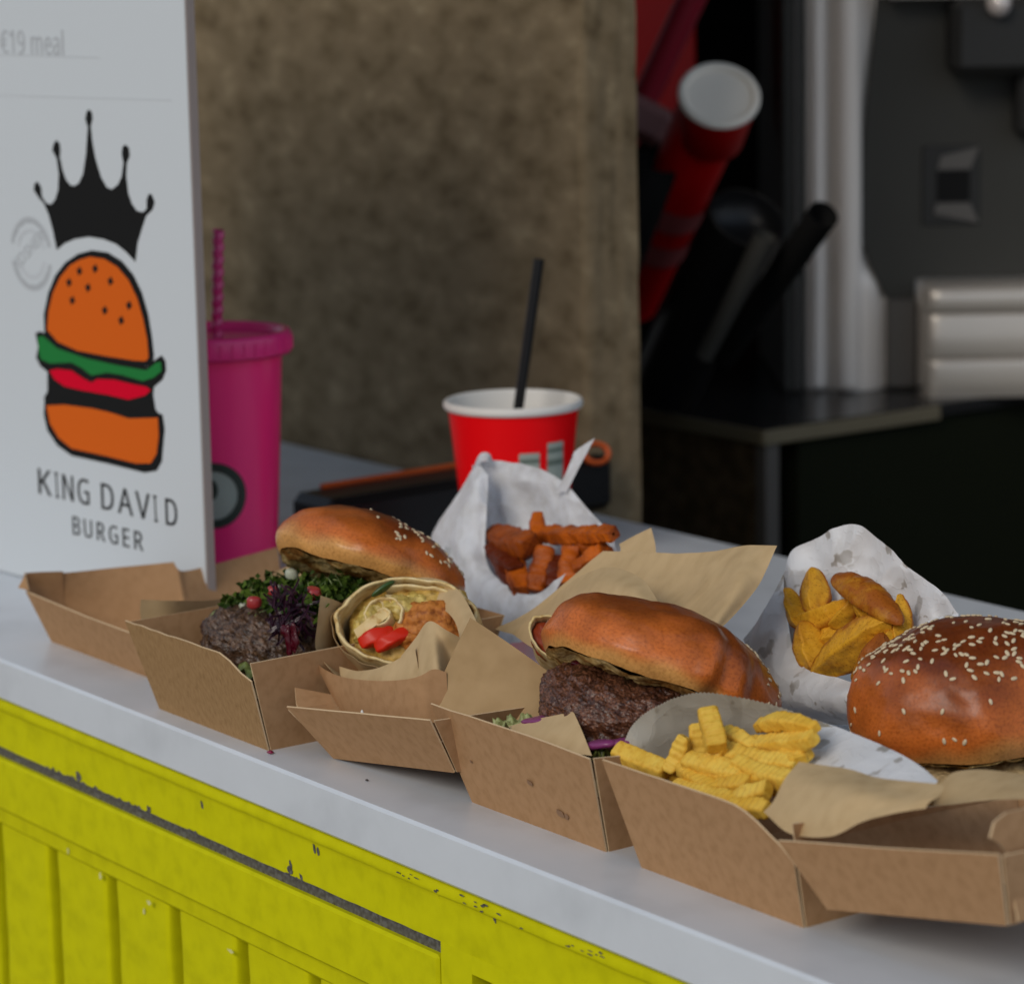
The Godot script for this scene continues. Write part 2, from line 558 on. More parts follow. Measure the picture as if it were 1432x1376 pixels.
# ---------------------------------------------------------------- counter
func counter() -> void:
	var c := thing("serving_counter", "white topped serving counter with a chipped yellow metal front", "counter", Vector3(0, -1.05, -0.28))
	var t := Tris.new()
	bevel_into(t, Vector3(3.9, 0.0255, 0.557), 0.0016, Transform3D(Basis(), Vector3(-0.45, -0.01275, -0.2785)))
	part(c, "counter_top", t.mesh(), M.laminate)
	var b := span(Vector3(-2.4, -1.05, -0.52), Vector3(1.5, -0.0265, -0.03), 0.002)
	part(c, "cabinet", b[0], M.yellow_shaded, b[1])  # shows between the ribs, its groove shade painted in by the darker yellow
	# yellow top rail with a rounded upper lip; its lower edge has flaked off in places
	var rail := grid(420, 14, func(u: float, v: float) -> Vector3:
		var x := lerpf(-2.4, 0.0185, u)
		var prof := [Vector2(-0.0262, -0.012), Vector2(-0.0268, -0.0065), Vector2(-0.0290, -0.0035), Vector2(-0.0335, -0.0030), Vector2(-0.0350, -0.0048), Vector2(-0.0450, -0.0050), Vector2(-0.0585, -0.0050)]
		var p: Vector2 = curve(prof, v)
		return Vector3(x, p.x, p.y + 0.0004 * nz(Vector3(x, p.x, 0), 45.0) + 0.0002 * nz(Vector3(x, p.x, 3), 160.0)))
	part(c, "top_rail", rail, M.yellow)
	var rail2 := grid(200, 24, func(u: float, v: float) -> Vector3:
		var x := lerpf(0.0185, 1.5, u)
		var prof := [Vector2(-0.0262, -0.012), Vector2(-0.0268, -0.0065), Vector2(-0.0290, -0.0035), Vector2(-0.0335, -0.0030), Vector2(-0.0350, -0.0048), Vector2(-0.0450, -0.0050), Vector2(-0.0585, -0.0050)]
		var p: Vector2 = curve(prof, v)
		return Vector3(x, p.x, p.y + 0.0004 * nz(Vector3(x, p.x, 0), 45.0) + 0.0002 * nz(Vector3(x, p.x, 3), 160.0)))
	part(c, "top_rail", rail2, M.yellow)
	b = span(Vector3(-2.4, -0.0675, -0.022), Vector3(0.0185, -0.0590, -0.0085), 0.0)
	part(c, "groove", b[0], M.grey_metal, b[1])
	b = span(Vector3(-2.4, -0.0590, -0.022), Vector3(0.0185, -0.0587, -0.0058), 0.0)
	part(c, "rail_underside", b[0], M.grey_metal, b[1])
	# raised panel below the groove, with a bright rounded top edge
	b = span(Vector3(-2.4, -0.0990, -0.026), Vector3(0.0165, -0.0662, -0.0042), 0.0016)
	part(c, "panel_frame", b[0], M.yellow, b[1])
	b = span(Vector3(-2.4, -0.1135, -0.028), Vector3(0.0165, -0.0985, -0.0105), 0.0025)
	part(c, "panel_step", b[0], M.yellow, b[1])
	b = span(Vector3(0.0185, -1.05, -0.028), Vector3(0.0445, -0.0585, -0.0050), 0.0)
	part(c, "post", b[0], M.yellow, b[1])
	b = span(Vector3(0.0445, -0.068, -0.028), Vector3(1.5, -0.0585, -0.0050), 0.0)
	part(c, "post_rail", b[0], M.yellow, b[1])
	var rib := grid(50, 40, func(u: float, v: float) -> Vector3:
		var prof := [Vector2(-0.0249, -0.0200), Vector2(-0.0246, -0.0080), Vector2(-0.0240, -0.0020), Vector2(-0.0222, -0.0004), Vector2(-0.018, 0), Vector2(0, 0), Vector2(0.018, 0), Vector2(0.0222, -0.0004), Vector2(0.0240, -0.0020), Vector2(0.0246, -0.0080), Vector2(0.0249, -0.0200)]
		var p: Vector2 = curve(prof, u)
		var y := lerpf(0.0, -0.9, pow(v, 1.6))
		return Vector3(p.x, y, p.y + 0.0006 * nz(Vector3(p.x, y, 0), 30.0)))
	for k in 18:
		part(c, "rib", rib, M.yellow, Transform3D(Basis(), Vector3(-0.0755 - 0.0735 * k, -0.1125, -0.0125)).scaled_local(Vector3(1.28, 1, 1)))
	for k in 14:
		part(c, "rib", rib, M.yellow, Transform3D(Basis(), Vector3(0.083 + 0.0735 * k, -0.0695, -0.0095)).scaled_local(Vector3(1.28, 1, 1)))
	# flaked paint: little grey patches of bare metal along the groove and on the rail
	for s in [[-0.351, 1.9], [-0.268, 1.2], [-0.119, 1.7], [-0.108, 0.9]]:
		part(c, "paint_chip", chip(s[1] * 0.0024, s[1] * 0.0016, int(s[0] * -997)), M.grey_metal, Transform3D(Basis(Vector3(0, 0, 1), -0.5), Vector3(s[0], -0.0572 + s[1] * 0.0008, -0.0047)))
	var flaked := grid(900, 1, func(u: float, v: float) -> Vector3:
		var x := lerpf(-0.62, 0.018, u)
		var q := Vector3(x, 0.3, 0)
		var area := smoothstep(0.02, 0.5, nz(q, 11.0) + 0.9 * exp(-pow((x + 0.30) / 0.07, 2.0)) + 0.9 * exp(-pow((x + 0.09) / 0.045, 2.0)) - 0.15)
		var hgt := area * 0.6 * maxf(0.0, 0.0012 + 0.0022 * nz(q, 90.0) + 0.0018 * nz(q, 260.0) + 0.0026 * maxf(0.0, nz(q, 170.0) - 0.25))
		return Vector3(x, -0.05885 + hgt * (1.0 - v), -0.0045))
	part(c, "flaked_edge", flaked, M.grey_metal)
	for q in [Vector3(-0.0941,-0.0378,-0.005), Vector3(-0.0907,-0.0386,-0.005), Vector3(-0.1178,-0.0528,-0.005), Vector3(-0.208,-0.0405,-0.005), Vector3(0.0645,-0.0343,-0.005)]:
		part(c, "paint_chip", chip(0.0012, 0.0030, int(q.x * 3331)), M.grey_metal, Transform3D(Basis(Vector3(0, 0, 1), 0.3), q + Vector3(0, 0, 0.0003)))
	for q in [[Vector3(-0.2794,-0.1148,-0.0085), 0.0030, 0.0016], [Vector3(-0.3396,-0.1142,-0.01), 0.0016, 0.0028], [Vector3(-0.2922,-0.1243,-0.012), 0.0012, 0.0022], [Vector3(-0.1924,-0.1208,-0.01), 0.0040, 0.0012], [Vector3(-0.3789,-0.1083,-0.01), 0.0014, 0.0020]]:
		part(c, "paint_scuff", chip(q[1], q[2], int(absf(q[0].x) * 7919)), M.scuff, Transform3D(Basis(), q[0]))
	for k in 26:
		var x := rng.randf_range(-0.02, 0.16)
		part(c, "paint_chip", chip(rng.randf_range(0.0008, 0.0026), rng.randf_range(0.00025, 0.0006), k + 50), M.grey_metal, Transform3D(Basis(), Vector3(x, rng.randf_range(-0.033, -0.0285), -0.0027)))

func chip(w: float, h: float, s: int) -> ArrayMesh:
	var r := RandomNumberGenerator.new()
	r.seed = s
	var poly := []
	for k in 9:
		var a := TAU * k / 9.0
		var d := r.randf_range(0.55, 1.1)
		poly.append(Vector2(cos(a) * w * d, sin(a) * h * d))
	return prism(poly, 0.0002)

# ---------------------------------------------------------------- menu board
func sign_board() -> void:
	var base := Transform3D(Basis(Vector3(0, 1, 0), deg_to_rad(6.0)), Vector3(-0.67162, -0.00000, -0.11859))
	var s := thing("menu_board", "tall white menu board with a crowned burger logo standing on the counter", "sign", Vector3(-0.67162, -0.00000, -0.11859))
	s.transform = base
	put(s, "board", bbox(Vector3(0.5385, 0.62, 0.0075), 0.0006), M.board, Transform3D(Basis(), Vector3(-0.03125, 0.3105, -0.00375)))
	put(s, "board_edge", bbox(Vector3(0.0012, 0.62, 0.0066), 0.0003), M.board_edge, Transform3D(Basis(), Vector3(0.2386, 0.3105, -0.0041)))
	var lay := func(called: String, poly: Array, m: Material, h: float) -> void:
		put(s, called, prism(poly, h), m)
	lay.call("crown", [Vector2(0.088,0.2279),Vector2(0.0848,0.2394),Vector2(0.0806,0.25),Vector2(0.0754,0.2576),Vector2(0.0706,0.2602),Vector2(0.0643,0.2655),Vector2(0.0655,0.2698),Vector2(0.069,0.2714),Vector2(0.0729,0.2678),Vector2(0.0732,0.2617),Vector2(0.0779,0.2578),Vector2(0.0837,0.2571),Vector2(0.089,0.2606),Vector2(0.0929,0.2673),Vector2(0.0945,0.2776),Vector2(0.0929,0.2873),Vector2(0.0883,0.2926),Vector2(0.0904,0.2973),Vector2(0.0938,0.2993),Vector2(0.097,0.2971),Vector2(0.0974,0.292),Vector2(0.0963,0.2888),Vector2(0.0989,0.2801),Vector2(0.1025,0.2738),Vector2(0.1071,0.2708),Vector2(0.112,0.2705),Vector2(0.1171,0.2726),Vector2(0.1224,0.2788),Vector2(0.1266,0.2913),Vector2(0.13,0.3087),Vector2(0.1276,0.3141),Vector2(0.1296,0.3187),Vector2(0.1321,0.3201),Vector2(0.1351,0.3184),Vector2(0.1356,0.3144),Vector2(0.1332,0.3093),Vector2(0.1344,0.2989),Vector2(0.1369,0.289),Vector2(0.1423,0.2774),Vector2(0.1482,0.2713),Vector2(0.1537,0.2702),Vector2(0.161,0.2737),Vector2(0.1653,0.2789),Vector2(0.1679,0.2875),Vector2(0.1664,0.2933),Vector2(0.1675,0.2974),Vector2(0.1707,0.2993),Vector2(0.1745,0.2972),Vector2(0.1749,0.2923),Vector2(0.1714,0.2877),Vector2(0.1701,0.2795),Vector2(0.1716,0.2688),Vector2(0.175,0.2622),Vector2(0.1802,0.258),Vector2(0.1871,0.2575),Vector2(0.1911,0.2599),Vector2(0.1915,0.2657),Vector2(0.1941,0.2694),Vector2(0.1971,0.2691),Vector2(0.1998,0.2644),Vector2(0.1972,0.2598),Vector2(0.1916,0.2564),Vector2(0.19,0.2554),Vector2(0.1848,0.247),Vector2(0.1795,0.2377),Vector2(0.1763,0.2257),Vector2(0.1666,0.2314),Vector2(0.1559,0.2358),Vector2(0.1418,0.2381),Vector2(0.1257,0.2386),Vector2(0.1093,0.2362),Vector2(0.0975,0.2327)], M.ink, 0.0003)
	lay.call("bun_outline", [Vector2(0.0689,0.1694),Vector2(0.0692,0.1837),Vector2(0.0755,0.1984),Vector2(0.0849,0.2108),Vector2(0.0973,0.2201),Vector2(0.1126,0.2267),Vector2(0.1283,0.23),Vector2(0.1459,0.2297),Vector2(0.1614,0.2252),Vector2(0.1734,0.2173),Vector2(0.182,0.2066),Vector2(0.188,0.193),Vector2(0.1909,0.1796),Vector2(0.1924,0.1674),Vector2(0.1904,0.1604),Vector2(0.1723,0.1588),Vector2(0.1406,0.1596),Vector2(0.1083,0.1619),Vector2(0.0837,0.1654)], M.ink, 0.0003)
	lay.call("logo_bun", [Vector2(0.0726,0.174),Vector2(0.0754,0.1865),Vector2(0.0814,0.1988),Vector2(0.0907,0.2098),Vector2(0.1029,0.2186),Vector2(0.1148,0.2231),Vector2(0.1263,0.2257),Vector2(0.1424,0.2253),Vector2(0.1564,0.2212),Vector2(0.1684,0.2134),Vector2(0.177,0.2026),Vector2(0.1824,0.1903),Vector2(0.1861,0.1769),Vector2(0.1868,0.1656),Vector2(0.1836,0.163),Vector2(0.171,0.1623),Vector2(0.1392,0.1623),Vector2(0.1068,0.1631),Vector2(0.0846,0.1669)], M.ink_orange, 0.0005)
	lay.call("filling_outline", [Vector2(0.0579,0.1704),Vector2(0.064,0.1723),Vector2(0.0797,0.1684),Vector2(0.1085,0.1647),Vector2(0.1489,0.1627),Vector2(0.1841,0.1594),Vector2(0.1945,0.1653),Vector2(0.2009,0.1682),Vector2(0.2045,0.1649),Vector2(0.2049,0.159),Vector2(0.2006,0.1527),Vector2(0.191,0.1472),Vector2(0.1899,0.1421),Vector2(0.1916,0.1331),Vector2(0.1952,0.1302),Vector2(0.1925,0.1249),Vector2(0.1297,0.1221),Vector2(0.0664,0.1203),Vector2(0.0645,0.1278),Vector2(0.0692,0.1326),Vector2(0.0702,0.1456),Vector2(0.062,0.1487),Vector2(0.0573,0.154),Vector2(0.0605,0.1615)], M.ink, 0.0002)
	lay.call("logo_lettuce", [Vector2(0.0611,0.1683),Vector2(0.0671,0.1692),Vector2(0.0834,0.1625),Vector2(0.1163,0.1588),Vector2(0.1525,0.1574),Vector2(0.1839,0.1571),Vector2(0.1952,0.1631),Vector2(0.1998,0.164),Vector2(0.2002,0.1581),Vector2(0.1914,0.1532),Vector2(0.1795,0.1498),Vector2(0.156,0.1517),Vector2(0.14,0.1516),Vector2(0.122,0.1481),Vector2(0.1108,0.1522),Vector2(0.0995,0.1545),Vector2(0.0741,0.1517),Vector2(0.0633,0.1536),Vector2(0.0613,0.1601)], M.ink_green, 0.0005)
	lay.call("logo_tomato", [Vector2(0.0729,0.1468),Vector2(0.0823,0.1487),Vector2(0.099,0.1492),Vector2(0.1119,0.1453),Vector2(0.1216,0.1433),Vector2(0.1283,0.1463),Vector2(0.1478,0.1477),Vector2(0.1675,0.1468),Vector2(0.1832,0.1465),Vector2(0.1877,0.1446),Vector2(0.1812,0.1408),Vector2(0.1628,0.1362),Vector2(0.139,0.1371),Vector2(0.1105,0.1371),Vector2(0.0898,0.1379),Vector2(0.0784,0.1416)], M.ink_red, 0.0005)
	lay.call("base_outline", [Vector2(0.0652,0.126),Vector2(0.069,0.1302),Vector2(0.1303,0.1296),Vector2(0.1907,0.1316),Vector2(0.1991,0.1302),Vector2(0.2008,0.1212),Vector2(0.1963,0.1),Vector2(0.1904,0.0933),Vector2(0.1769,0.0904),Vector2(0.1355,0.0916),Vector2(0.0945,0.0921),Vector2(0.0781,0.097),Vector2(0.0669,0.1059),Vector2(0.0635,0.1162)], M.ink, 0.0003)
	lay.call("logo_base", [Vector2(0.0675,0.1228),Vector2(0.0888,0.1255),Vector2(0.1219,0.1264),Vector2(0.1421,0.1257),Vector2(0.162,0.124),Vector2(0.1943,0.1278),Vector2(0.1943,0.1159),Vector2(0.1911,0.104),Vector2(0.1844,0.0973),Vector2(0.1678,0.0954),Vector2(0.1359,0.0964),Vector2(0.0949,0.097),Vector2(0.0802,0.1025),Vector2(0.0708,0.1111)], M.ink_orange, 0.0005)
	for q in [Vector2(0.1138,0.2156),Vector2(0.1318,0.2184),Vector2(0.1012,0.2073),Vector2(0.1228,0.2055),Vector2(0.1485,0.2115),Vector2(0.104,0.1958),Vector2(0.168,0.1974),Vector2(0.1407,0.1921),Vector2(0.1586,0.187)]:
		put(s, "logo_seed", bbox(Vector3(0.0052, 0.0042, 0.0002), 0.00005), M.ink, Transform3D(Basis(Vector3(0, 0, 1), 0.5), Vector3(q.x, q.y, 0.0006)))
	var word := func(called: String, text: String, a: Vector2, b: Vector2, cap: float, m: Material, bold := false) -> void:
		var f := SystemFont.new()
		f.font_names = PackedStringArray(["Droid Sans"])
		f.font_weight = 700 if bold else 400
		var tm := TextMesh.new()
		tm.font = f
		tm.text = text
		tm.font_size = 64
		tm.pixel_size = 0.001
		tm.depth = 0.004
		var bb := tm.get_aabb()
		var d := b - a
		var sx := d.length() / maxf(bb.size.x, 0.001)
		var sy := cap / maxf(bb.size.y, 0.001)
		var bs := Basis(Vector3(0, 0, 1), d.angle()) * Basis.from_scale(Vector3(sx, sy, 0.08))
		var mid := (a + b) / 2.0
		put(s, called, tm, m, Transform3D(bs, Vector3(mid.x, mid.y, 0.0002) + bs * Vector3(-bb.get_center().x, -bb.position.y, 0)))
	word.call("lettering", "K", Vector2(0.0529,0.0617), Vector2(0.0683,0.0615), 0.0172, M.ink)
	word.call("lettering", "I", Vector2(0.0734,0.0613), Vector2(0.0773,0.0614), 0.0172, M.ink)
	word.call("lettering", "N", Vector2(0.0819,0.0612), Vector2(0.0945,0.0611), 0.0172, M.ink)
	word.call("lettering", "G", Vector2(0.0995,0.061), Vector2(0.1127,0.0608), 0.0172, M.ink)
	word.call("lettering", "D", Vector2(0.1267,0.0606), Vector2(0.1405,0.0604), 0.0172, M.ink)
	word.call("lettering", "A", Vector2(0.1453,0.0603), Vector2(0.1621,0.06), 0.0172, M.ink)
	word.call("lettering", "V", Vector2(0.1653,0.06), Vector2(0.181,0.0597), 0.0172, M.ink)
	word.call("lettering", "I", Vector2(0.1857,0.0596), Vector2(0.1893,0.0597), 0.0172, M.ink)
	word.call("lettering", "D", Vector2(0.1982,0.0594), Vector2(0.2105,0.0593), 0.0172, M.ink)
	word.call("lettering", "B", Vector2(0.0919,0.039), Vector2(0.1003,0.0389), 0.0122, M.ink)
	word.call("lettering", "U", Vector2(0.1052,0.0389), Vector2(0.1143,0.0389), 0.0122, M.ink)
	word.call("lettering", "R", Vector2(0.1201,0.0388), Vector2(0.1291,0.0388), 0.0122, M.ink)
	word.call("lettering", "G", Vector2(0.134,0.0387), Vector2(0.1437,0.0387), 0.0122, M.ink)
	word.call("lettering", "E", Vector2(0.1494,0.0387), Vector2(0.1566,0.0386), 0.0122, M.ink)
	word.call("lettering", "R", Vector2(0.1622,0.0386), Vector2(0.1717,0.0385), 0.0122, M.ink)
	word.call("price_lettering", "€19 meal", Vector2(0.0329,0.3539), Vector2(0.1065,0.3536), 0.0165, M.ink_grey)
	word.call("stamp_lettering", "KOSHER", Vector2(0.04,0.2111), Vector2(0.0742,0.2337), 0.008, M.ink_grey)
	for r in [[1.0, 0.86], [0.7, 0.6]]:
		var c: Vector2 = Vector2(0.0573,0.2232)
		for half in 2:
			var poly := []
			for k in 25:
				var a := deg_to_rad(-25.0 + 180.0 * half + 150.0 * k / 24.0) + 0.7
				poly.append(c + Vector2(cos(a) * 0.0245, sin(a) * 0.0245) * r[0])
			for k in 25:
				var a := deg_to_rad(-25.0 + 180.0 * half + 150.0 * (24 - k) / 24.0) + 0.7
				poly.append(c + Vector2(cos(a) * 0.0245, sin(a) * 0.0245) * r[1])
			lay.call("stamp_ring", poly, M.ink_grey if r[0] > 0.9 else M.ink_faint, 0.0002)
	lay.call("ruled_line", [Vector2(-0.0054,0.3268),Vector2(0.2223,0.3287),Vector2(0.2222,0.3279),Vector2(-0.0055,0.3259)], M.ink_faint, 0.0002)
	lay.call("ruled_line", [Vector2(-0.0029,0.3539),Vector2(0.1458,0.3535),Vector2(0.1457,0.3528),Vector2(-0.0029,0.3532)], M.ink_faint, 0.00025)

# ---------------------------------------------------------------- cups and the black case
func cups_and_case() -> void:
	var pc: Vector3 = Vector3(-0.5685,0,-0.2357)
	var top: float = Vector3(-0.5619,0.163,-0.237).y
	var t := thing("tumbler", "tall bright pink plastic tumbler with a lid, behind the menu board", "tumbler", pc)
	var h := top - 0.006
	put(t, "body", lathe([Vector2(0, 0.001), Vector2(0.0345, 0.001), Vector2(0.0365, 0.004), Vector2(0.0365 + 0.003, h * 0.35), Vector2(0.0365 + 0.006, h * 0.7), Vector2(0.0448, h)], 64), M.pink)
	put(t, "lid", lathe([Vector2(0.0435, h - 0.004), Vector2(0.0505, h - 0.006), Vector2(0.0515, h - 0.003), Vector2(0.0515, h + 0.006), Vector2(0.0500, h + 0.0095), Vector2(0.0470, h + 0.0100), Vector2(0.0455, h + 0.006), Vector2(0.0440, h + 0.004), Vector2(0, h + 0.004)], 64), M.pink_lid)
	for k in 40:
		var a := TAU * k / 40.0
		put(t, "lid_knurl", bbox(Vector3(0.0014, 0.009, 0.0014), 0.0004), M.pink_lid, Transform3D(Basis(Vector3(0, 1, 0), -a), Vector3(cos(a) * 0.0515, h + 0.001, sin(a) * 0.0515)))
	# round badge printed on the side: a pale disc with a dark green ring and plain dark shapes
	var dirn: Vector3 = (Vector3(Vector3(1.17348, 0.42000, 0.78778)) - pc)
	var yaw := atan2(dirn.z, dirn.x) + 0.13
	var on_body := func(a: float, y: float, off: float) -> Vector3:
		var r := 0.0365 + (0.0448 - 0.0365) * y / h + off
		return Vector3(cos(yaw + a) * r, y, sin(yaw + a) * r)
	var disc := func(r0: float, r1: float, off: float, cx: float, cy: float, sx := 1.0) -> ArrayMesh:
		return grid(40, 4, func(u: float, v: float) -> Vector3:
			var r := lerpf(r0, r1, v)
			return on_body.call((cx + cos(u * TAU) * r * sx) / 0.0405, h * 0.385 + cy + sin(u * TAU) * r, off))
	put(t, "badge", disc.call(0.0, 0.0215, 0.0004, 0.0, 0.0), M.label)
	put(t, "badge_ring", disc.call(0.0165, 0.0225, 0.0008, 0.0, 0.0), mat(lin(0.02, 0.035, 0.025), 0.5))
	put(t, "badge_mark", disc.call(0.0, 0.0075, 0.0008, 0.002, 0.004, 0.7), mat(lin(0.02, 0.035, 0.025), 0.5))
	var st: Vector3 = Vector3(-0.5651,0.1629,-0.235)
	var se: Vector3 = Vector3(-0.5531,0.2352,-0.232)
	var straw := grid(14, 90, func(u: float, v: float) -> Vector3:
		var r := 0.0037 + 0.0005 * sin(v * 60.0 + u * TAU)
		return Vector3(cos(u * TAU) * r, v * (se - st).length() * 1.12, sin(u * TAU) * r), true)
	solo("drinking_straw", straw, M.pink_straw, "pink twisted plastic straw standing in the pink tumbler lid", "straw", "", Transform3D(aim(st, se), st - (se - st) * 0.12))

	var rc: Vector3 = Vector3(-0.4588,0,-0.4033)
	var rimp: Vector3 = onz_rim(rc.z)
	var rh := rimp.y
	var c := thing("paper_cup", "red paper cup with white rim and printed bottles, behind the sweet potato fries", "cup", rc)
	put(c, "cup_wall", lathe([Vector2(0, 0.004), Vector2(0.031, 0.004), Vector2(0.0315, 0.0), Vector2(0.0325, 0.001), Vector2(0.0445, rh - 0.004)], 64), M.red)
	put(c, "inside", lathe([Vector2(0.0436, rh - 0.001), Vector2(0.0425, rh - 0.012), Vector2(0.0415, rh - 0.03), Vector2(0, rh - 0.0305)], 64), M.paper_white)
	var tor := TorusMesh.new()
	tor.inner_radius = 0.0437
	tor.outer_radius = 0.0477
	tor.rings = 64
	put(c, "rim", tor, M.paper_white, Transform3D(Basis.from_scale(Vector3(1, 1.5, 1)), Vector3(0, rh - 0.001, 0)))
	var cd: Vector3 = Vector3(Vector3(1.17348, 0.42000, 0.78778)) - rc
	var cy := atan2(cd.z, cd.x)
	var on_cup := func(a: float, y: float, off: float) -> Vector3:
		var r := 0.0325 + 0.012 * y / rh + off
		return Vector3(cos(cy + a) * r, y, sin(cy + a) * r)
	var patch := func(a0: float, a1: float, b0: float, b1: float, y0: float, y1: float, off: float) -> ArrayMesh:
		return grid(10, 6, func(u: float, v: float) -> Vector3:
			return on_cup.call(lerpf(lerpf(a0, a1, u), lerpf(b0, b1, u), v), lerpf(y1, y0, v), off))
	# screen right runs towards smaller angles
	for bt in [[-0.25, 0.0, 0.0], [-0.80, 0.006, -0.07]]:
		var a: float = bt[0]
		var dy: float = bt[1]
		var k: float = bt[2]
		put(c, "printed_bottle", patch.call(a + 0.17 - k, a - 0.17 - k, a + 0.21, a - 0.21, rh * 0.36 + dy, rh * 0.74 + dy, 0.0004), M.label)
		put(c, "printed_band", patch.call(a + 0.18 - k * 0.7, a - 0.18 - k * 0.7, a + 0.185 - k * 0.6, a - 0.185 - k * 0.6, rh * 0.60 + dy, rh * 0.635 + dy, 0.0008), M.label_dark)
		put(c, "printed_band", patch.call(a + 0.16 - k, a - 0.16 - k, a + 0.165 - k, a - 0.165 - k, rh * 0.68 + dy, rh * 0.705 + dy, 0.0008), M.label_dark)
	var s0: Vector3 = Vector3(-0.4533,0.1157,-0.405)
	var s1: Vector3 = Vector3(-0.4421,0.2101,-0.415)
	var cs := CylinderMesh.new()
	cs.top_radius = 0.0036
	cs.bottom_radius = 0.0036
	cs.height = (s1 - s0).length() + 0.03
	cs.radial_segments = 20
	solo("drinking_straw", cs, M.black, "black straw leaning in the red paper cup", "straw", "", Transform3D(aim(s0, s1), (s0 + s1) / 2.0 - (s1 - s0).normalized() * 0.015))

	# black case with an orange upper edge, and its orange loop
	var k0: Vector3 = Vector3(-0.6055,0,-0.312)
	var k1: Vector3 = Vector3(-0.6216,0.045,-0.5769)
	k1.y = 0.0
	var dirk := (k1 - k0).normalized()
	var ang := atan2(dirk.x, dirk.z)
	var kb := Basis(Vector3(0, 1, 0), ang)
	var len := (k1 - k0).length()
	var ks := thing("hard_case", "black hard case with an orange upper edge lying behind the burgers", "case", k0)
	ks.transform = Transform3D(kb, k0)
	put(ks, "shell", bbox(Vector3(0.05, 0.041, len), 0.006), M.black, Transform3D(Basis(), Vector3(-0.025, 0.0206, len / 2.0)))
	put(ks, "orange_edge", bbox(Vector3(0.0045, 0.0042, len - 0.03), 0.0012), M.orange, Transform3D(Basis(), Vector3(-0.0075, 0.0428, len / 2.0 + 0.008)))
	var lp: Vector3 = Vector3(-0.5681,0.045,-0.5587)
	var tor2 := TorusMesh.new()
	tor2.inner_radius = 0.0065
	tor2.outer_radius = 0.0105
	put(ks, "loop", tor2, M.orange, ks.transform.affine_inverse() * Transform3D(aim(lp, lp + Vector3(0.8, 0.5, 0.3)) * Basis.from_scale(Vector3(1.1, 1.6, 0.9)), lp))

func onz_rim(z: float) -> Vector3:
	# point of the rim plane above the cup's base
	return Vector3(0, 0.1125, z)

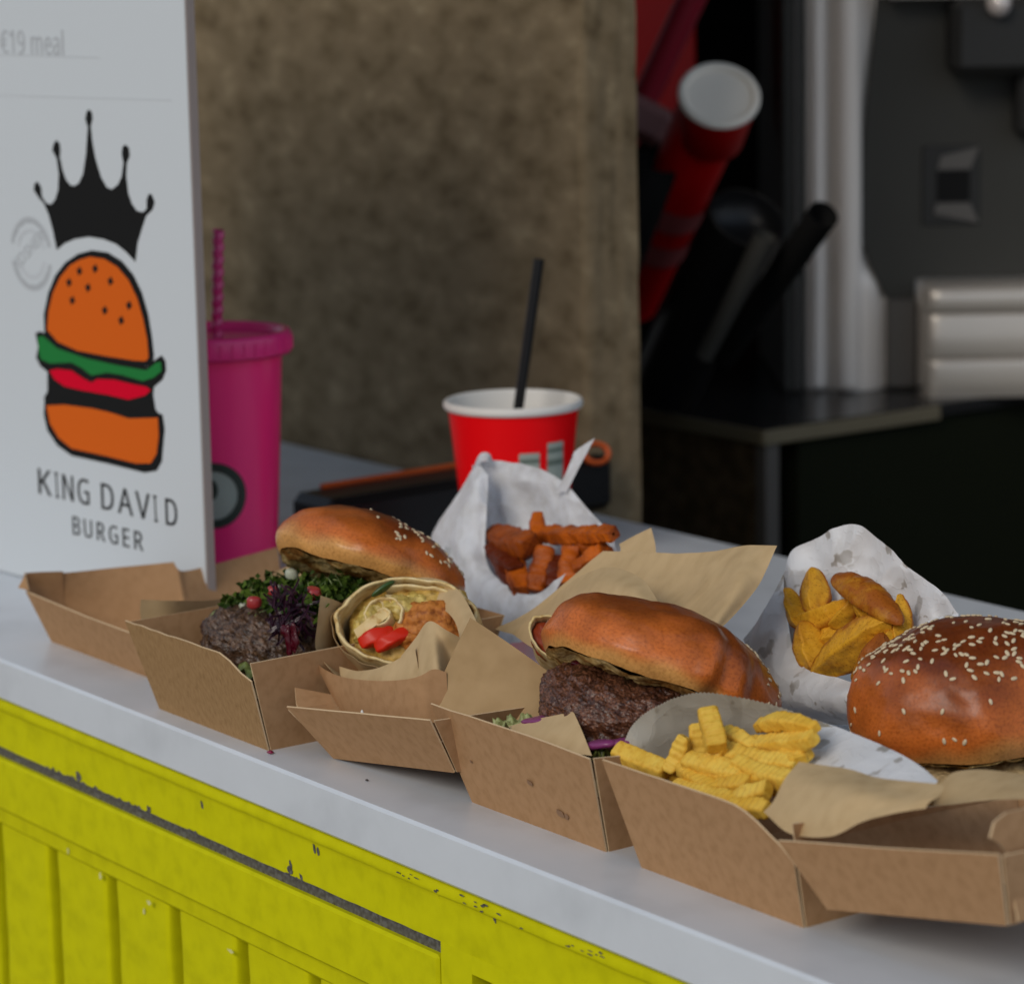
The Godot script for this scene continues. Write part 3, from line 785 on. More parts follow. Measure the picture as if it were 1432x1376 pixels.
# ---------------------------------------------------------------- kitchen behind
func kitchen() -> void:
	var bx := -0.777
	var bz := -0.9056
	var b := thing("kitchen_bench", "dark bench with a thin pale metal trim in the shadowed kitchen", "bench", Vector3(-1.4, -1.02, -1.5))
	for d in [["bench_top", Vector3(-2.3, -0.012, -2.4), Vector3(bx, 0.0, bz), M.bench_top], ["front_trim", Vector3(-2.3, -0.0145, bz + 0.0003), Vector3(bx, -0.001, bz + 0.0025), M.bench_trim],
			["side_trim", Vector3(bx + 0.0003, -0.0145, -1.115), Vector3(bx + 0.0028, -0.001, bz + 0.0025), M.bench_trim], ["front_panel", Vector3(-1.06, -0.95, -0.93), Vector3(bx - 0.008, -0.0125, bz - 0.005), M.bench_wood],
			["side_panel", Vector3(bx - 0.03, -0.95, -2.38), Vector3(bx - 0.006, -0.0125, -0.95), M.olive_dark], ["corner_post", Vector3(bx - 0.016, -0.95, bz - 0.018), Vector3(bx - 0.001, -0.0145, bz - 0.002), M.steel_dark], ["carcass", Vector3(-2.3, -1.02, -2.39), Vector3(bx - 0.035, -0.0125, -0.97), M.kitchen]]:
		var s := span(d[1], d[2], 0.001)
		part(b, d[0], s[0], d[3], s[1])
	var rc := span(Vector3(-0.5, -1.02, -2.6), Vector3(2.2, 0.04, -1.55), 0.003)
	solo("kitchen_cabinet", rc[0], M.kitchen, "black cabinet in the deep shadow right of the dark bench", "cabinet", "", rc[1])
	var rp := span(Vector3(-2.6, 0.0, -2.62), Vector3(-1.2, 1.25, -2.58), 0.003)
	solo("red_backboard", rp[0], M.kitchen_red, "dark red board on the kitchen back wall behind the cup holders", "board", "", rp[1])

	# drinks machine, turned towards the camera
	var o: Vector3 = Vector3(-0.914,0.002,-1.0512)
	o.y = 0.0
	var rgt := Vector3(0.5914, 0, -0.8062).normalized()
	var mb := Basis(rgt, Vector3(0, 1, 0), rgt.cross(Vector3(0, 1, 0)))
	var m := thing("drinks_machine", "steel drinks machine with a dark front panel standing on the bench", "drinks machine", o)
	m.transform = Transform3D(mb, o)
	var u := 2.80 / 4200.0
	var P := func(px: float, py: float, z := 0.0) -> Vector3:
		return Vector3((px - 1100.0) * u, (549.0 - py) * u * 1.017, z)
	var slab := func(called: String, x0: float, y0: float, x1: float, y1: float, z0: float, z1: float, mt: Material, bev := 0.003) -> void:
		var s := span(P.call(x0, y1, z0), P.call(x1, y0, z1), bev)
		put(m, called, s[0], mt, s[1])
	slab.call("side_panel", 1096, -420, 1128, 549, -0.28, -0.012, M.panel_dark)
	slab.call("side_seam", 1112, -420, 1119, 549, -0.02, -0.009, M.steel_dark)
	slab.call("body", 1129, -420, 1500, 549, -0.30, -0.030, M.steel)
	for q in [[1146.0, 9.2, 0.012], [1190.0, 17.0, 0.014]]:
		var cyl := CylinderMesh.new()
		cyl.top_radius = q[1] * u
		cyl.bottom_radius = q[1] * u
		cyl.height = 969.0 * u
		cyl.radial_segments = 40
		put(m, "column", cyl, M.steel, Transform3D(Basis.from_scale(Vector3(1, 1, 0.8)), Vector3(P.call(q[0], 64.5, -q[2]))))
	# bulging frame beside the dark panel, its right edge curving in
	var frame_edge := [Vector2(-420, 1228), Vector2(-150, 1227), Vector2(40, 1224), Vector2(170, 1212), Vector2(270, 1203), Vector2(330, 1205), Vector2(375, 1219), Vector2(420, 1240), Vector2(548, 1241)]
	put(m, "front_frame", grid(24, 60, func(a: float, v: float) -> Vector3:
		var e: Vector2 = curve(frame_edge, v)
		var q: Vector3 = P.call(lerpf(1163.0, e.y, a), e.x)
		return q + Vector3(0, 0, -0.030 + 0.018 * pow(maxf(sin(PI * a), 0.0), 0.7))), M.steel)
	var poly := []
	for q in [[1500, 12], [1229, 12], [1213, 170], [1204, 270], [1205, 330], [1219, 375], [1241, 421], [1284, 421], [1284, 395], [1500, 395]]:
		var p: Vector3 = P.call(q[0], q[1])
		poly.append(Vector2(p.x, p.y))
	put(m, "front_panel", prism(poly, 0.012), M.panel_dark, Transform3D(Basis(), Vector3(0, 0, -0.031)))
	slab.call("top_bar", 1240, -420, 1500, 14, -0.03, 0.012, M.steel)
	slab.call("recess", 1243, 422, 1287, 548, -0.03, -0.018, M.steel_dark)
	slab.call("spout_housing", 1322, 15, 1470, 116, -0.02, 0.035, M.panel_deep, 0.008)
	slab.call("spout_side", 1415, 15, 1470, 200, -0.02, 0.02, M.panel_deep, 0.006)
	var kn := SphereMesh.new()
	kn.radius = 0.011
	kn.height = 0.024
	put(m, "spout_knob", kn, mat(lin(0.8, 0.72, 0.68), 0.2, 0.6, 0.3), Transform3D(Basis(), P.call(1382, 22, 0.042)))
	slab.call("window_frame", 1292, 214, 1372, 322, -0.02, -0.0165, M.panel_deep, 0.001)
	slab.call("window_glass", 1312, 248, 1358, 290, -0.0164, -0.0155, M.black_matte, 0.0003)
	poly = []
	for q in [[1312, 246], [1358, 246], [1371, 216], [1318, 228]]:
		var p: Vector3 = P.call(q[0], q[1])
		poly.append(Vector2(p.x, p.y))
	put(m, "window_bevel", prism(poly, 0.002), M.steel_dark, Transform3D(Basis(), Vector3(0, 0, -0.0164)))
	poly = []
	for q in [[1312, 292], [1358, 292], [1371, 320], [1308, 306]]:
		var p: Vector3 = P.call(q[0], q[1])
		poly.append(Vector2(p.x, p.y))
	put(m, "window_bevel", prism(poly, 0.002), M.steel_dark, Transform3D(Basis(), Vector3(0, 0, -0.0164)))
	slab.call("drip_tray", 1291, 398, 1500, 549, -0.02, 0.030, M.steel_soft, 0.006)
	var prof := [Vector2(396, 0.030), Vector2(400, 0.041), Vector2(412, 0.045), Vector2(428, 0.044), Vector2(435, 0.039), Vector2(442, 0.0405), Vector2(468, 0.043), Vector2(491, 0.042), Vector2(496, 0.038), Vector2(502, 0.042), Vector2(530, 0.0425), Vector2(549, 0.039)]
	put(m, "tray_front", grid(10, 60, func(a: float, v: float) -> Vector3:
		var e: Vector2 = curve(prof, v)
		return P.call(lerpf(1286.0, 1500.0, a * a), e.x, e.y - 0.02 * pow(1.0 - a, 12.0))), M.steel_soft)

	# slanted cup holders
	var hold := func(called: String, label: String, a: Vector3, bb: Vector3, r0: float, r1: float, mt: Material, cat: String, grp: String) -> Node3D:
		var t := thing(called, label, cat, a, grp)
		t.transform = Transform3D(aim(a, bb), a)
		var L := (bb - a).length()
		put(t, "tube", lathe([Vector2(0, 0), Vector2(r0, 0), Vector2(r1, L), Vector2(r1 * 0.9, L), Vector2(r1 * 0.88, L - 0.02), Vector2(0, L - 0.021)], 40), mt)
		return t
	var st: Node3D = hold.call("cup_stack", "stack of red paper cups with a white mouth turned to the camera", Vector3(-0.9498,0.0988,-0.8939), Vector3(-0.7726,0.2862,-0.8502), 0.026, 0.030, M.red_dark, "cups", "")
	var L := (Vector3(Vector3(-0.9498,0.0988,-0.8939)) - Vector3(Vector3(-0.7726,0.2862,-0.8502))).length()
	var tr := TorusMesh.new()
	tr.inner_radius = 0.0275
	tr.outer_radius = 0.0345
	var mouth := Vector3(Vector3(-0.7489,0.2913,-0.8326))
	var inv := st.transform.affine_inverse()
	# the mouth of the top cup turns further towards the camera
	var mo := Transform3D(aim(mouth, mouth + Vector3(0.60, 0.62, 0.36)), mouth)
	put(st, "cup_rim", tr, M.cup_white, inv * mo)
	put(st, "cup_mouth", lathe([Vector2(0.0325, 0.001), Vector2(0.031, -0.001), Vector2(0.0, -0.0015)], 40), M.cup_white, inv * mo)
	put(st, "top_cup", lathe([Vector2(0.0325, -0.002), Vector2(0.027, -0.055), Vector2(0, -0.056)], 40), M.red_dark, inv * mo)
	for k in 2:
		put(st, "printed_band", lathe([Vector2(0.0292 + 0.0006 * k, L * (0.30 + 0.17 * k)), Vector2(0.0304 + 0.0006 * k, L * (0.40 + 0.17 * k))], 40), mat(lin(0.34, 0.07, 0.07), 0.6))
	hold.call("cup_stack", "stack of red paper cups slanting along the concrete wall, highest of the stacks", Vector3(-0.9555,0.2403,-0.8956), Vector3(-0.8872,0.3913,-0.9328), 0.012, 0.013, mat(lin(0.30, 0.012, 0.03), 0.4), "cups", "")
	var sg := Tris.new()
	bevel_into(sg, Vector3(0.085, 0.30, 0.01), 0.002)
	solo("red_display_board", sg.mesh(), mat(lin(0.95, 0.003, 0.003), 0.5), "bright red panel beside the concrete wall, above the cup stacks", "panel", "", Transform3D(mb, Vector3(-1.1226,0.4031,-1.0622)))
	var pal := span(Vector3(-0.02, -0.02, 0), Vector3(0.02, 0.02, 0.03), 0.003)
	solo("cup_holder_rim", bbox(Vector3(0.055, 0.035, 0.03), 0.008), mat(lin(0.2, 0.09, 0.09), 0.5), "dusky pink holder rim below the bright red panel", "holder rim", "", Transform3D(mb * Basis(Vector3(0, 0, 1), -0.5), Vector3(-0.9183,0.2645,-0.8851)))
	hold.call("black_tube", "wide black cup dispenser tube with a pale lower rim, left of the machine", Vector3(-0.8741,0.0305,-0.8731), Vector3(-0.7292,0.1902,-0.8454), 0.032, 0.034, M.black, "dispenser", "")
	hold.call("black_lever", "thin black lever crossing the steel edge of the machine", Vector3(-0.8019,0.0627,-0.8786), Vector3(-0.6323,0.1992,-0.8432), 0.011, 0.013, M.black_matte, "lever", "")
	hold.call("grey_tube", "slim grey tube slanting beside the wide black dispenser", Vector3(-0.7347,0.0767,-0.8025), Vector3(-0.6723,0.1812,-0.8171), 0.007, 0.010, mat(lin(0.05, 0.048, 0.042), 0.5), "tube", "")
	hold.call("black_tube", "black slanting tube between the red cup stack and the concrete wall", Vector3(-0.8875,0.105,-0.8087), Vector3(-0.8294,0.2342,-0.8252), 0.024, 0.024, M.black_matte, "dispenser", "")
# ---------------------------------------------------------------- kraft boxes
# open tray: base x0..x1, z0..z1 at y 0, walls flare by ex, ez up to h; top is the front wall's upper outline
func tray(t: Node3D, x0: float, x1: float, z0: float, z1: float, h: float, ex: float, ez: float, top: Array, mf: Material, base := Transform3D(), names := "", hb := -1.0, left := 0.97) -> void:
	var hh := h if hb < 0.0 else hb
	var pt := func(s: float, q: float, front: bool, k: float) -> Vector3:
		return Vector3(lerpf(lerpf(x0, x0 - ex, q), lerpf(x1, x1 + ex, q), s), k * q, z1 + ez * q if front else z0 - ez * q)
	var outline := [pt.call(0.0, 0.0, true, h), pt.call(1.0, 0.0, true, h)]
	for q in top:
		outline.append(pt.call(q[0], q[1], true, h))
	card(t, names + "front_wall", outline, mf, 0.0009, base)
	var e := 0.0012
	card(t, names + "base", [Vector3(x0, 0.0006, z1 - e), Vector3(x1, 0.0006, z1 - e), Vector3(x1, 0.0006, z0), Vector3(x0, 0.0006, z0)], M.kraft, 0.0008, base)
	card(t, names + "back_wall", [pt.call(1.0, 0.0, false, hh), pt.call(0.0, 0.0, false, hh), pt.call(0.0, 1.0, false, hh), pt.call(1.0, 1.0, false, hh)], M.kraft, 0.0009, base)
	for s in [0.0, 1.0]:
		var sg: float = -1.0 if s == 0.0 else 1.0
		var a: Vector3 = pt.call(s, 0.0, true, h) + Vector3(0, 0, -e)
		var b: Vector3 = pt.call(s, 0.0, false, hh) + Vector3(0, 0, e)
		var c: Vector3 = pt.call(s, 1.0, false, hh) + Vector3(0, 0, e)
		var d: Vector3 = pt.call(s, 0.97 if s > 0.0 else left, true, h) + Vector3(0, 0, -e * 1.6)
		card(t, names + "side_wall", [a, b, c, d] if sg > 0.0 else [b, a, d, c], M.kraft, 0.0009, base)
	# the folded gusset tucked inside the front right corner
	var g0: Vector3 = pt.call(1.0, 0.0, true, h) + Vector3(-0.0014, 0.0006, -0.003)
	var g1: Vector3 = pt.call(1.0, 0.55, true, h) + Vector3(-0.0022, 0, -0.004)
	card(t, names + "corner_gusset", [g0, g0 + Vector3(-0.012, 0, -0.0006), g1 + Vector3(-0.014, 0, -0.001), g1], M.kraft, 0.0007, base)
func soft_top(n := 10, dip := 0.16, start := 0.6, rough := 0.012, s0 := 1.0) -> Array:
	# right to left along the top: worn, with the right end rounded down
	var out := []
	for k in n + 1:
		var s := s0 - float(k) / n * s0
		var d := pow(smoothstep(start, 1.0, s), 2.0) * dip
		out.append([s, 1.0 - d - rng.randf() * rough])
	return out
func boxes() -> void:
	# 1: open tray at the far left
	var t := thing("burger_box", "empty open kraft box at the far left in front of the menu board", "food box", Vector3(-0.3975, 0, -0.10))
	var inv := Transform3D(Basis(), -t.position)
	card(t, "front_wall", [Vector3(-0.459,0,-0.0467), Vector3(-0.3376,-0.0003,-0.0467), Vector3(-0.3345,0.0297,-0.034), Vector3(-0.3865,0.0299,-0.033), Vector3(-0.4614,0.0334,-0.032)], M.kraft, 0.0009, inv)
	card(t, "base", [Vector3(-0.459, 0.0006, -0.048), Vector3(-0.338, 0.0006, -0.048), Vector3(-0.338, 0.0006, -0.13), Vector3(-0.459, 0.0006, -0.13)], M.kraft, 0.0009, inv)
	var side := sheet([[Vector3(-0.4623,0.0428,-0.031), Vector3(-0.4643,0.0441,-0.036), Vector3(-0.4584,0.0432,-0.055), Vector3(-0.4595,0.0417,-0.058), Vector3(-0.4541,0.0415,-0.085), Vector3(-0.4358,0.0434,-0.122)], [Vector3(-0.4636,0.0314,-0.034), Vector3(-0.4678,0.0299,-0.04), Vector3(-0.4656,0.0182,-0.06), Vector3(-0.4648,0.0167,-0.062), Vector3(-0.4478,0.0084,-0.085), Vector3(-0.4209,0.0091,-0.118)], [Vector3(-0.4614,0.0015,-0.049), Vector3(-0.4577,0.0006,-0.05), Vector3(-0.4528,-0.0049,-0.062), Vector3(-0.453,-0.0066,-0.064), Vector3(-0.4316,-0.0137,-0.085), Vector3(-0.4062,-0.0162,-0.116)]], 40, 12, 0.0003, 30.0)
	put(t, "side_wall", side, M.kraft, inv)
	card(t, "corner_tip", [Vector3(-0.4638,0.0358,-0.028), Vector3(-0.4555,0.035,-0.031), Vector3(-0.4622,0.045,-0.035), Vector3(-0.4603,0.0431,-0.031)], M.kraft, 0.0008, inv)
	var back := sheet([[Vector3(-0.4358,0.0429,-0.122), Vector3(-0.4334,0.0385,-0.124), Vector3(-0.4367,0.0364,-0.132), Vector3(-0.4422,0.0364,-0.155), Vector3(-0.4486,0.0371,-0.18), Vector3(-0.4554,0.0381,-0.21)], [Vector3(-0.4209,0.0091,-0.118), Vector3(-0.4182,0.0088,-0.12), Vector3(-0.4197,0.008,-0.126), Vector3(-0.4273,0.0045,-0.15), Vector3(-0.4289,0.0042,-0.172), Vector3(-0.4328,0.0031,-0.2)], [Vector3(-0.4062,-0.0162,-0.116), Vector3(-0.4044,-0.0162,-0.118), Vector3(-0.4077,-0.0178,-0.124), Vector3(-0.412,-0.021,-0.145), Vector3(-0.4106,-0.0225,-0.165), Vector3(-0.4099,-0.024,-0.19)]], 40, 12, 0.0003, 30.0)
	put(t, "back_flap", back, M.kraft, inv)
	card(t, "right_wall", [Vector3(-0.3382,-0.0005,-0.0475), Vector3(-0.3492,-0.0031,-0.056), Vector3(-0.3442,0.0265,-0.044), Vector3(-0.3365,0.0291,-0.036)], M.kraft, 0.0008, inv)
	# 2: base under the herb burger, its lid opened to the right
	t = thing("burger_box", "open kraft box holding the herb topped burger, its lid turned out under the wrap", "food box", Vector3(-0.211, 0, -0.08))
	inv = Transform3D(Basis(), -t.position)
	tray(t, -0.269, -0.153, -0.150, -0.0150, 0.0525, 0.007, 0.016, soft_top(14, 0.22, 0.72, 0.02), M.kraft_fluted, inv)
	var lid := inv * Transform3D(Basis(Vector3(0, 0, 1), deg_to_rad(8.3)), Vector3(-0.1165, 0.0005, 0))
	tray(t, 0.0, 0.112, -0.135, -0.0325, 0.030, 0.011, 0.0185, soft_top(6, 0.0, 0.9, 0.008, 1.0), M.kraft, lid, "lid_", 0.022)
	card(t, "hinge_flap", [Vector3(-0.1384,0.0267,-0.024), Vector3(-0.1343,0.0232,-0.024), Vector3(-0.1303,0.0231,-0.025), Vector3(-0.1346,0.0251,-0.026), Vector3(-0.1118,0.0179,-0.045), Vector3(-0.1326,0.0293,-0.05), Vector3(-0.1457,0.0335,-0.028)], M.kraft, 0.0008, inv)
	# 3: base under the middle burger
	t = thing("burger_box", "open kraft box with grease spots on its front, holding the middle burger", "food box", Vector3(0.05, 0, -0.10))
	inv = Transform3D(Basis(), -t.position)
	tray(t, -0.004, 0.104, -0.158, -0.042, 0.0515, 0.010, 0.017, soft_top(8, 0.02, 0.6, 0.01), M.kraft, inv, "", 0.034, 0.72)
	for q in [[742,1102,8,6], [776,1143,11,7], [785,1148,6,6], [655,1070,3,3]]:
		var z: float = Vector3(0.0555,0.0218,-0.034).z
		var pos: Vector3 = px_front(q[0], q[1])
		put(t, "grease_spot", chip(q[2] / 2900.0, q[3] / 2900.0, q[0]), mat(lin(0.25, 0.135, 0.065), 0.5), inv * Transform3D(Basis(Vector3(1, 0, 0), atan2(0.017, 0.0515)), pos))
	# 5: base with the crinkle fries, lid opened to the right
	t = thing("burger_box", "open kraft box holding the crinkle-cut fries, nearest the camera with its lid turned out", "food box", Vector3(0.19, 0, -0.09))
	inv = Transform3D(Basis(), -t.position)
	tray(t, 0.133, 0.2445, -0.155, -0.0400, 0.0525, 0.008, 0.016, soft_top(18, 0.30, 0.62, 0.004), M.kraft, inv, "", 0.036, 0.72)
	lid = inv * Transform3D(Basis(Vector3(0, 0, 1), deg_to_rad(10.8)), Vector3(0.2690, 0.0165, 0))
	tray(t, 0.0, 0.1065, -0.15, -0.0315, 0.031, 0.0125, 0.0115, [[1.0, 1.0], [0.9, 1.0], [0.5, 0.985], [0.2, 1.0], [0.0, 1.0]], M.kraft, lid, "lid_", 0.024)
	card(t, "lid_end_flap", [Vector3(0.3768,0.0383,-0.034), Vector3(0.3747,0.0353,-0.075), Vector3(0.3699,0.0805,-0.075), Vector3(0.3735,0.0821,-0.043), Vector3(0.3737,0.0823,-0.031), Vector3(0.3744,0.0801,-0.024), Vector3(0.3744,0.0743,-0.021), Vector3(0.3749,0.0712,-0.026), Vector3(0.3741,0.0667,-0.03)], M.kraft, 0.0009, inv)
# spot on the sloping front of the middle box
func px_front(px: float, py: float) -> Vector3:
	var s := (px - 625.0) / 210.0
	var q := 1.0 - (py - (992.0 + s * 75.0)) / 132.0
	return Vector3(lerpf(-0.008, 0.108, s), 0.0515 * q, -0.042 + 0.017 * q + 0.0012)
# ---------------------------------------------------------------- papers and bags
func papers() -> void:
	var s := sheet([[Vector3(-0.2954,0.0578,-0.02), Vector3(-0.2908,0.0549,-0.04), Vector3(-0.3067,0.0475,-0.075), Vector3(-0.3202,0.0474,-0.105), Vector3(-0.3282,0.053,-0.13), Vector3(-0.3236,0.0597,-0.15)], [Vector3(-0.2998,0.0485,-0.022), Vector3(-0.2954,0.0413,-0.042), Vector3(-0.3079,0.0307,-0.075), Vector3(-0.3215,0.0273,-0.105), Vector3(-0.3255,0.0316,-0.13), Vector3(-0.3089,0.0409,-0.145)], [Vector3(-0.3045,0.0371,-0.026), Vector3(-0.2977,0.0257,-0.045), Vector3(-0.3052,0.0111,-0.075), Vector3(-0.3107,0.0062,-0.1), Vector3(-0.3106,0.0131,-0.125), Vector3(-0.2942,0.0224,-0.14)]], 48, 20, 0.0006, 22.0)
	solo("liner_paper", s, M.parchment, "tan liner paper standing along the left side of the herb topped burger", "paper")
	s = sheet([[Vector3(-0.0281,0.087,-0.06), Vector3(-0.0198,0.0795,-0.068), Vector3(-0.0116,0.0717,-0.076), Vector3(-0.0011,0.0622,-0.085), Vector3(0.0091,0.0522,-0.095)], [Vector3(-0.0341,0.0733,-0.056), Vector3(-0.0226,0.0651,-0.063), Vector3(-0.0111,0.0587,-0.07), Vector3(0.0006,0.0521,-0.079), Vector3(0.0093,0.0449,-0.088)], [Vector3(-0.0388,0.0575,-0.05), Vector3(-0.027,0.0523,-0.057), Vector3(-0.0123,0.0484,-0.064), Vector3(0.0008,0.0441,-0.072), Vector3(0.0097,0.0409,-0.08)], [Vector3(-0.0427,0.0436,-0.044), Vector3(-0.027,0.0386,-0.05), Vector3(-0.0123,0.0337,-0.057), Vector3(0.0022,0.0303,-0.064), Vector3(0.0136,0.0278,-0.071)]], 40, 30, 0.0005, 16.0)
	solo("liner_paper", s, M.parchment_brown, "large square corner of tan paper standing between the wrap and the middle patty", "paper")
	s = sheet([[Vector3(-0.106,0.0898,-0.205), Vector3(-0.0764,0.0929,-0.21), Vector3(-0.0495,0.0958,-0.213), Vector3(-0.0233,0.1006,-0.216), Vector3(-0.0024,0.1066,-0.218), Vector3(0.0197,0.1094,-0.222)], [Vector3(-0.1212,0.0714,-0.19), Vector3(-0.0765,0.0779,-0.195), Vector3(-0.0459,0.0822,-0.2), Vector3(-0.0131,0.0875,-0.2), Vector3(0.0175,0.0942,-0.196), Vector3(0.0239,0.0915,-0.206)], [Vector3(-0.138,0.0534,-0.175), Vector3(-0.0802,0.064,-0.178), Vector3(-0.0334,0.0697,-0.18), Vector3(0.002,0.0758,-0.18), Vector3(0.0245,0.0807,-0.178), Vector3(0.027,0.0772,-0.184)], [Vector3(-0.148,0.045,-0.16), Vector3(-0.0824,0.0466,-0.16), Vector3(-0.0232,0.055,-0.162), Vector3(0.0121,0.0633,-0.162), Vector3(0.0322,0.0706,-0.162), Vector3(0.0347,0.0738,-0.166)]], 56, 40, 0.0011, 24.0)
	solo("liner_paper", s, M.parchment, "wide sheet of tan paper with a pointed right corner behind the middle burger", "paper")
	s = sheet([[Vector3(-0.1181,0.0888,-0.226), Vector3(-0.1102,0.0945,-0.232), Vector3(-0.1018,0.0992,-0.236)], [Vector3(-0.1143,0.0868,-0.224), Vector3(-0.1034,0.0891,-0.228), Vector3(-0.0907,0.0912,-0.23)], [Vector3(-0.1094,0.0792,-0.22), Vector3(-0.096,0.081,-0.222), Vector3(-0.0834,0.0827,-0.224)]], 16, 12, 0.0003, 30.0)
	solo("liner_paper", s, M.parchment, "small pale paper point sticking up behind the wide tan sheet", "paper")
	s = sheet([[Vector3(-0.1168,0.0495,-0.15), Vector3(-0.0978,0.0676,-0.16), Vector3(-0.0799,0.0835,-0.166), Vector3(-0.0542,0.0939,-0.168), Vector3(-0.0207,0.0951,-0.162), Vector3(0.0009,0.0898,-0.155), Vector3(0.0144,0.0816,-0.15)], [Vector3(-0.0936,0.0493,-0.142), Vector3(-0.0724,0.0659,-0.148), Vector3(-0.0529,0.0805,-0.15), Vector3(-0.0313,0.089,-0.15), Vector3(-0.0067,0.0897,-0.147), Vector3(0.0086,0.0852,-0.144), Vector3(0.0221,0.0796,-0.14)], [Vector3(-0.0723,0.0479,-0.138), Vector3(-0.0522,0.0606,-0.142), Vector3(-0.0392,0.0702,-0.144), Vector3(-0.0252,0.0763,-0.145), Vector3(-0.0048,0.0778,-0.143), Vector3(0.0088,0.0754,-0.14), Vector3(0.0176,0.0717,-0.138)]], 48, 20, 0.0005, 24.0)
	solo("liner_paper", s, M.parchment, "curled tan paper lip directly above the middle bun", "paper")
	s = sheet([[Vector3(0.0175,0.0413,-0.04), Vector3(0.039,0.0496,-0.046), Vector3(0.068,0.0591,-0.051)], [Vector3(0.0452,0.0428,-0.037), Vector3(0.067,0.05,-0.04), Vector3(0.085,0.0545,-0.043)], [Vector3(0.072,0.043,-0.034), Vector3(0.0874,0.0453,-0.035), Vector3(0.1015,0.0471,-0.036)]], 20, 16, 0.0003, 30.0)
	solo("liner_paper", s, M.parchment, "small paper corner poking up in front of the middle patty", "paper")
	# fries bag lying in the front box
	s = sheet([[Vector3(0.1093,0.0487,-0.046), Vector3(0.1101,0.0612,-0.054), Vector3(0.1174,0.0698,-0.064), Vector3(0.1325,0.0769,-0.074), Vector3(0.1514,0.0762,-0.086), Vector3(0.1711,0.0707,-0.1), Vector3(0.2027,0.0629,-0.112), Vector3(0.2403,0.0542,-0.118)], [Vector3(0.1124,0.0438,-0.046), Vector3(0.1149,0.0522,-0.056), Vector3(0.1188,0.0574,-0.07), Vector3(0.1303,0.0632,-0.08), Vector3(0.1492,0.0629,-0.09), Vector3(0.1703,0.059,-0.102), Vector3(0.2025,0.0542,-0.11), Vector3(0.2399,0.0509,-0.114)], [Vector3(0.1176,0.0391,-0.046), Vector3(0.1177,0.04,-0.06), Vector3(0.1192,0.0409,-0.076), Vector3(0.1307,0.044,-0.086), Vector3(0.1469,0.0453,-0.094), Vector3(0.174,0.0466,-0.1), Vector3(0.2088,0.047,-0.102), Vector3(0.25,0.0515,-0.1)]], 150, 26, 0.0018, 20.0, Vector3(0.6, 0.4, 0.6), 0.0003)
	var fb := thing("fries_bag", "grease spotted paper bag with a zigzag edge around the crinkle-cut fries", "paper bag", Vector3(0.1747,0.0387,-0.07))
	part(fb, "back_panel", s, M.greaseproof)
	s = sheet([[Vector3(0.1719,0.0668,-0.108), Vector3(0.1951,0.0664,-0.108), Vector3(0.2254,0.0647,-0.106), Vector3(0.2521,0.0633,-0.1), Vector3(0.2703,0.0612,-0.094)], [Vector3(0.185,0.0604,-0.092), Vector3(0.2103,0.0607,-0.092), Vector3(0.2379,0.0604,-0.09), Vector3(0.2602,0.0601,-0.088), Vector3(0.2755,0.0603,-0.086)], [Vector3(0.1935,0.0519,-0.075), Vector3(0.2184,0.0526,-0.074), Vector3(0.2483,0.0543,-0.074), Vector3(0.2683,0.0562,-0.074), Vector3(0.2815,0.0588,-0.076)]], 40, 20, 0.0009, 26.0)
	part(fb, "front_panel", s, M.bag)
	s = sheet([[Vector3(0.219,0.0647,-0.06), Vector3(0.2317,0.0657,-0.062), Vector3(0.2477,0.0669,-0.064), Vector3(0.2656,0.067,-0.064), Vector3(0.2853,0.0697,-0.064), Vector3(0.3052,0.0728,-0.064)], [Vector3(0.2232,0.06,-0.048), Vector3(0.246,0.063,-0.045), Vector3(0.2695,0.0662,-0.044), Vector3(0.2849,0.0667,-0.048), Vector3(0.2978,0.0676,-0.052), Vector3(0.3105,0.0709,-0.056)], [Vector3(0.2248,0.0522,-0.04), Vector3(0.2469,0.0532,-0.036), Vector3(0.2705,0.0572,-0.035), Vector3(0.2848,0.061,-0.04), Vector3(0.2969,0.0648,-0.046), Vector3(0.3084,0.0681,-0.052)], [Vector3(0.2228,0.0477,-0.036), Vector3(0.2445,0.0436,-0.032), Vector3(0.2705,0.0486,-0.031), Vector3(0.2848,0.0572,-0.036), Vector3(0.2967,0.0622,-0.043), Vector3(0.3084,0.066,-0.05)]], 40, 26, 0.0008, 30.0)
	solo("liner_paper", s, M.parchment, "crumpled tan paper folded over the hinge right of the crinkle-cut fries", "paper")
	s = sheet([[Vector3(0.2668,0.0587,-0.1), Vector3(0.266,0.0616,-0.108), Vector3(0.2742,0.0634,-0.115), Vector3(0.2884,0.0646,-0.118), Vector3(0.3033,0.0656,-0.12), Vector3(0.3239,0.0688,-0.12)], [Vector3(0.2703,0.0561,-0.094), Vector3(0.2762,0.0592,-0.098), Vector3(0.2881,0.0617,-0.102), Vector3(0.3022,0.0645,-0.104), Vector3(0.3178,0.0671,-0.105), Vector3(0.338,0.0703,-0.105)], [Vector3(0.2735,0.0516,-0.088), Vector3(0.2864,0.0555,-0.088), Vector3(0.3001,0.0597,-0.09), Vector3(0.3159,0.0639,-0.09), Vector3(0.3322,0.0675,-0.09), Vector3(0.3521,0.0714,-0.09)]], 40, 16, 0.0006, 26.0)
	solo("liner_paper", s, M.parchment, "tan paper edge under the big sesame bun at the right", "paper")
	# white bag of sweet potato fries
	var sb := thing("fries_bag", "white paper bag leaning open around the dark orange sweet potato fries", "paper bag", Vector3(-0.3035,0,-0.277))
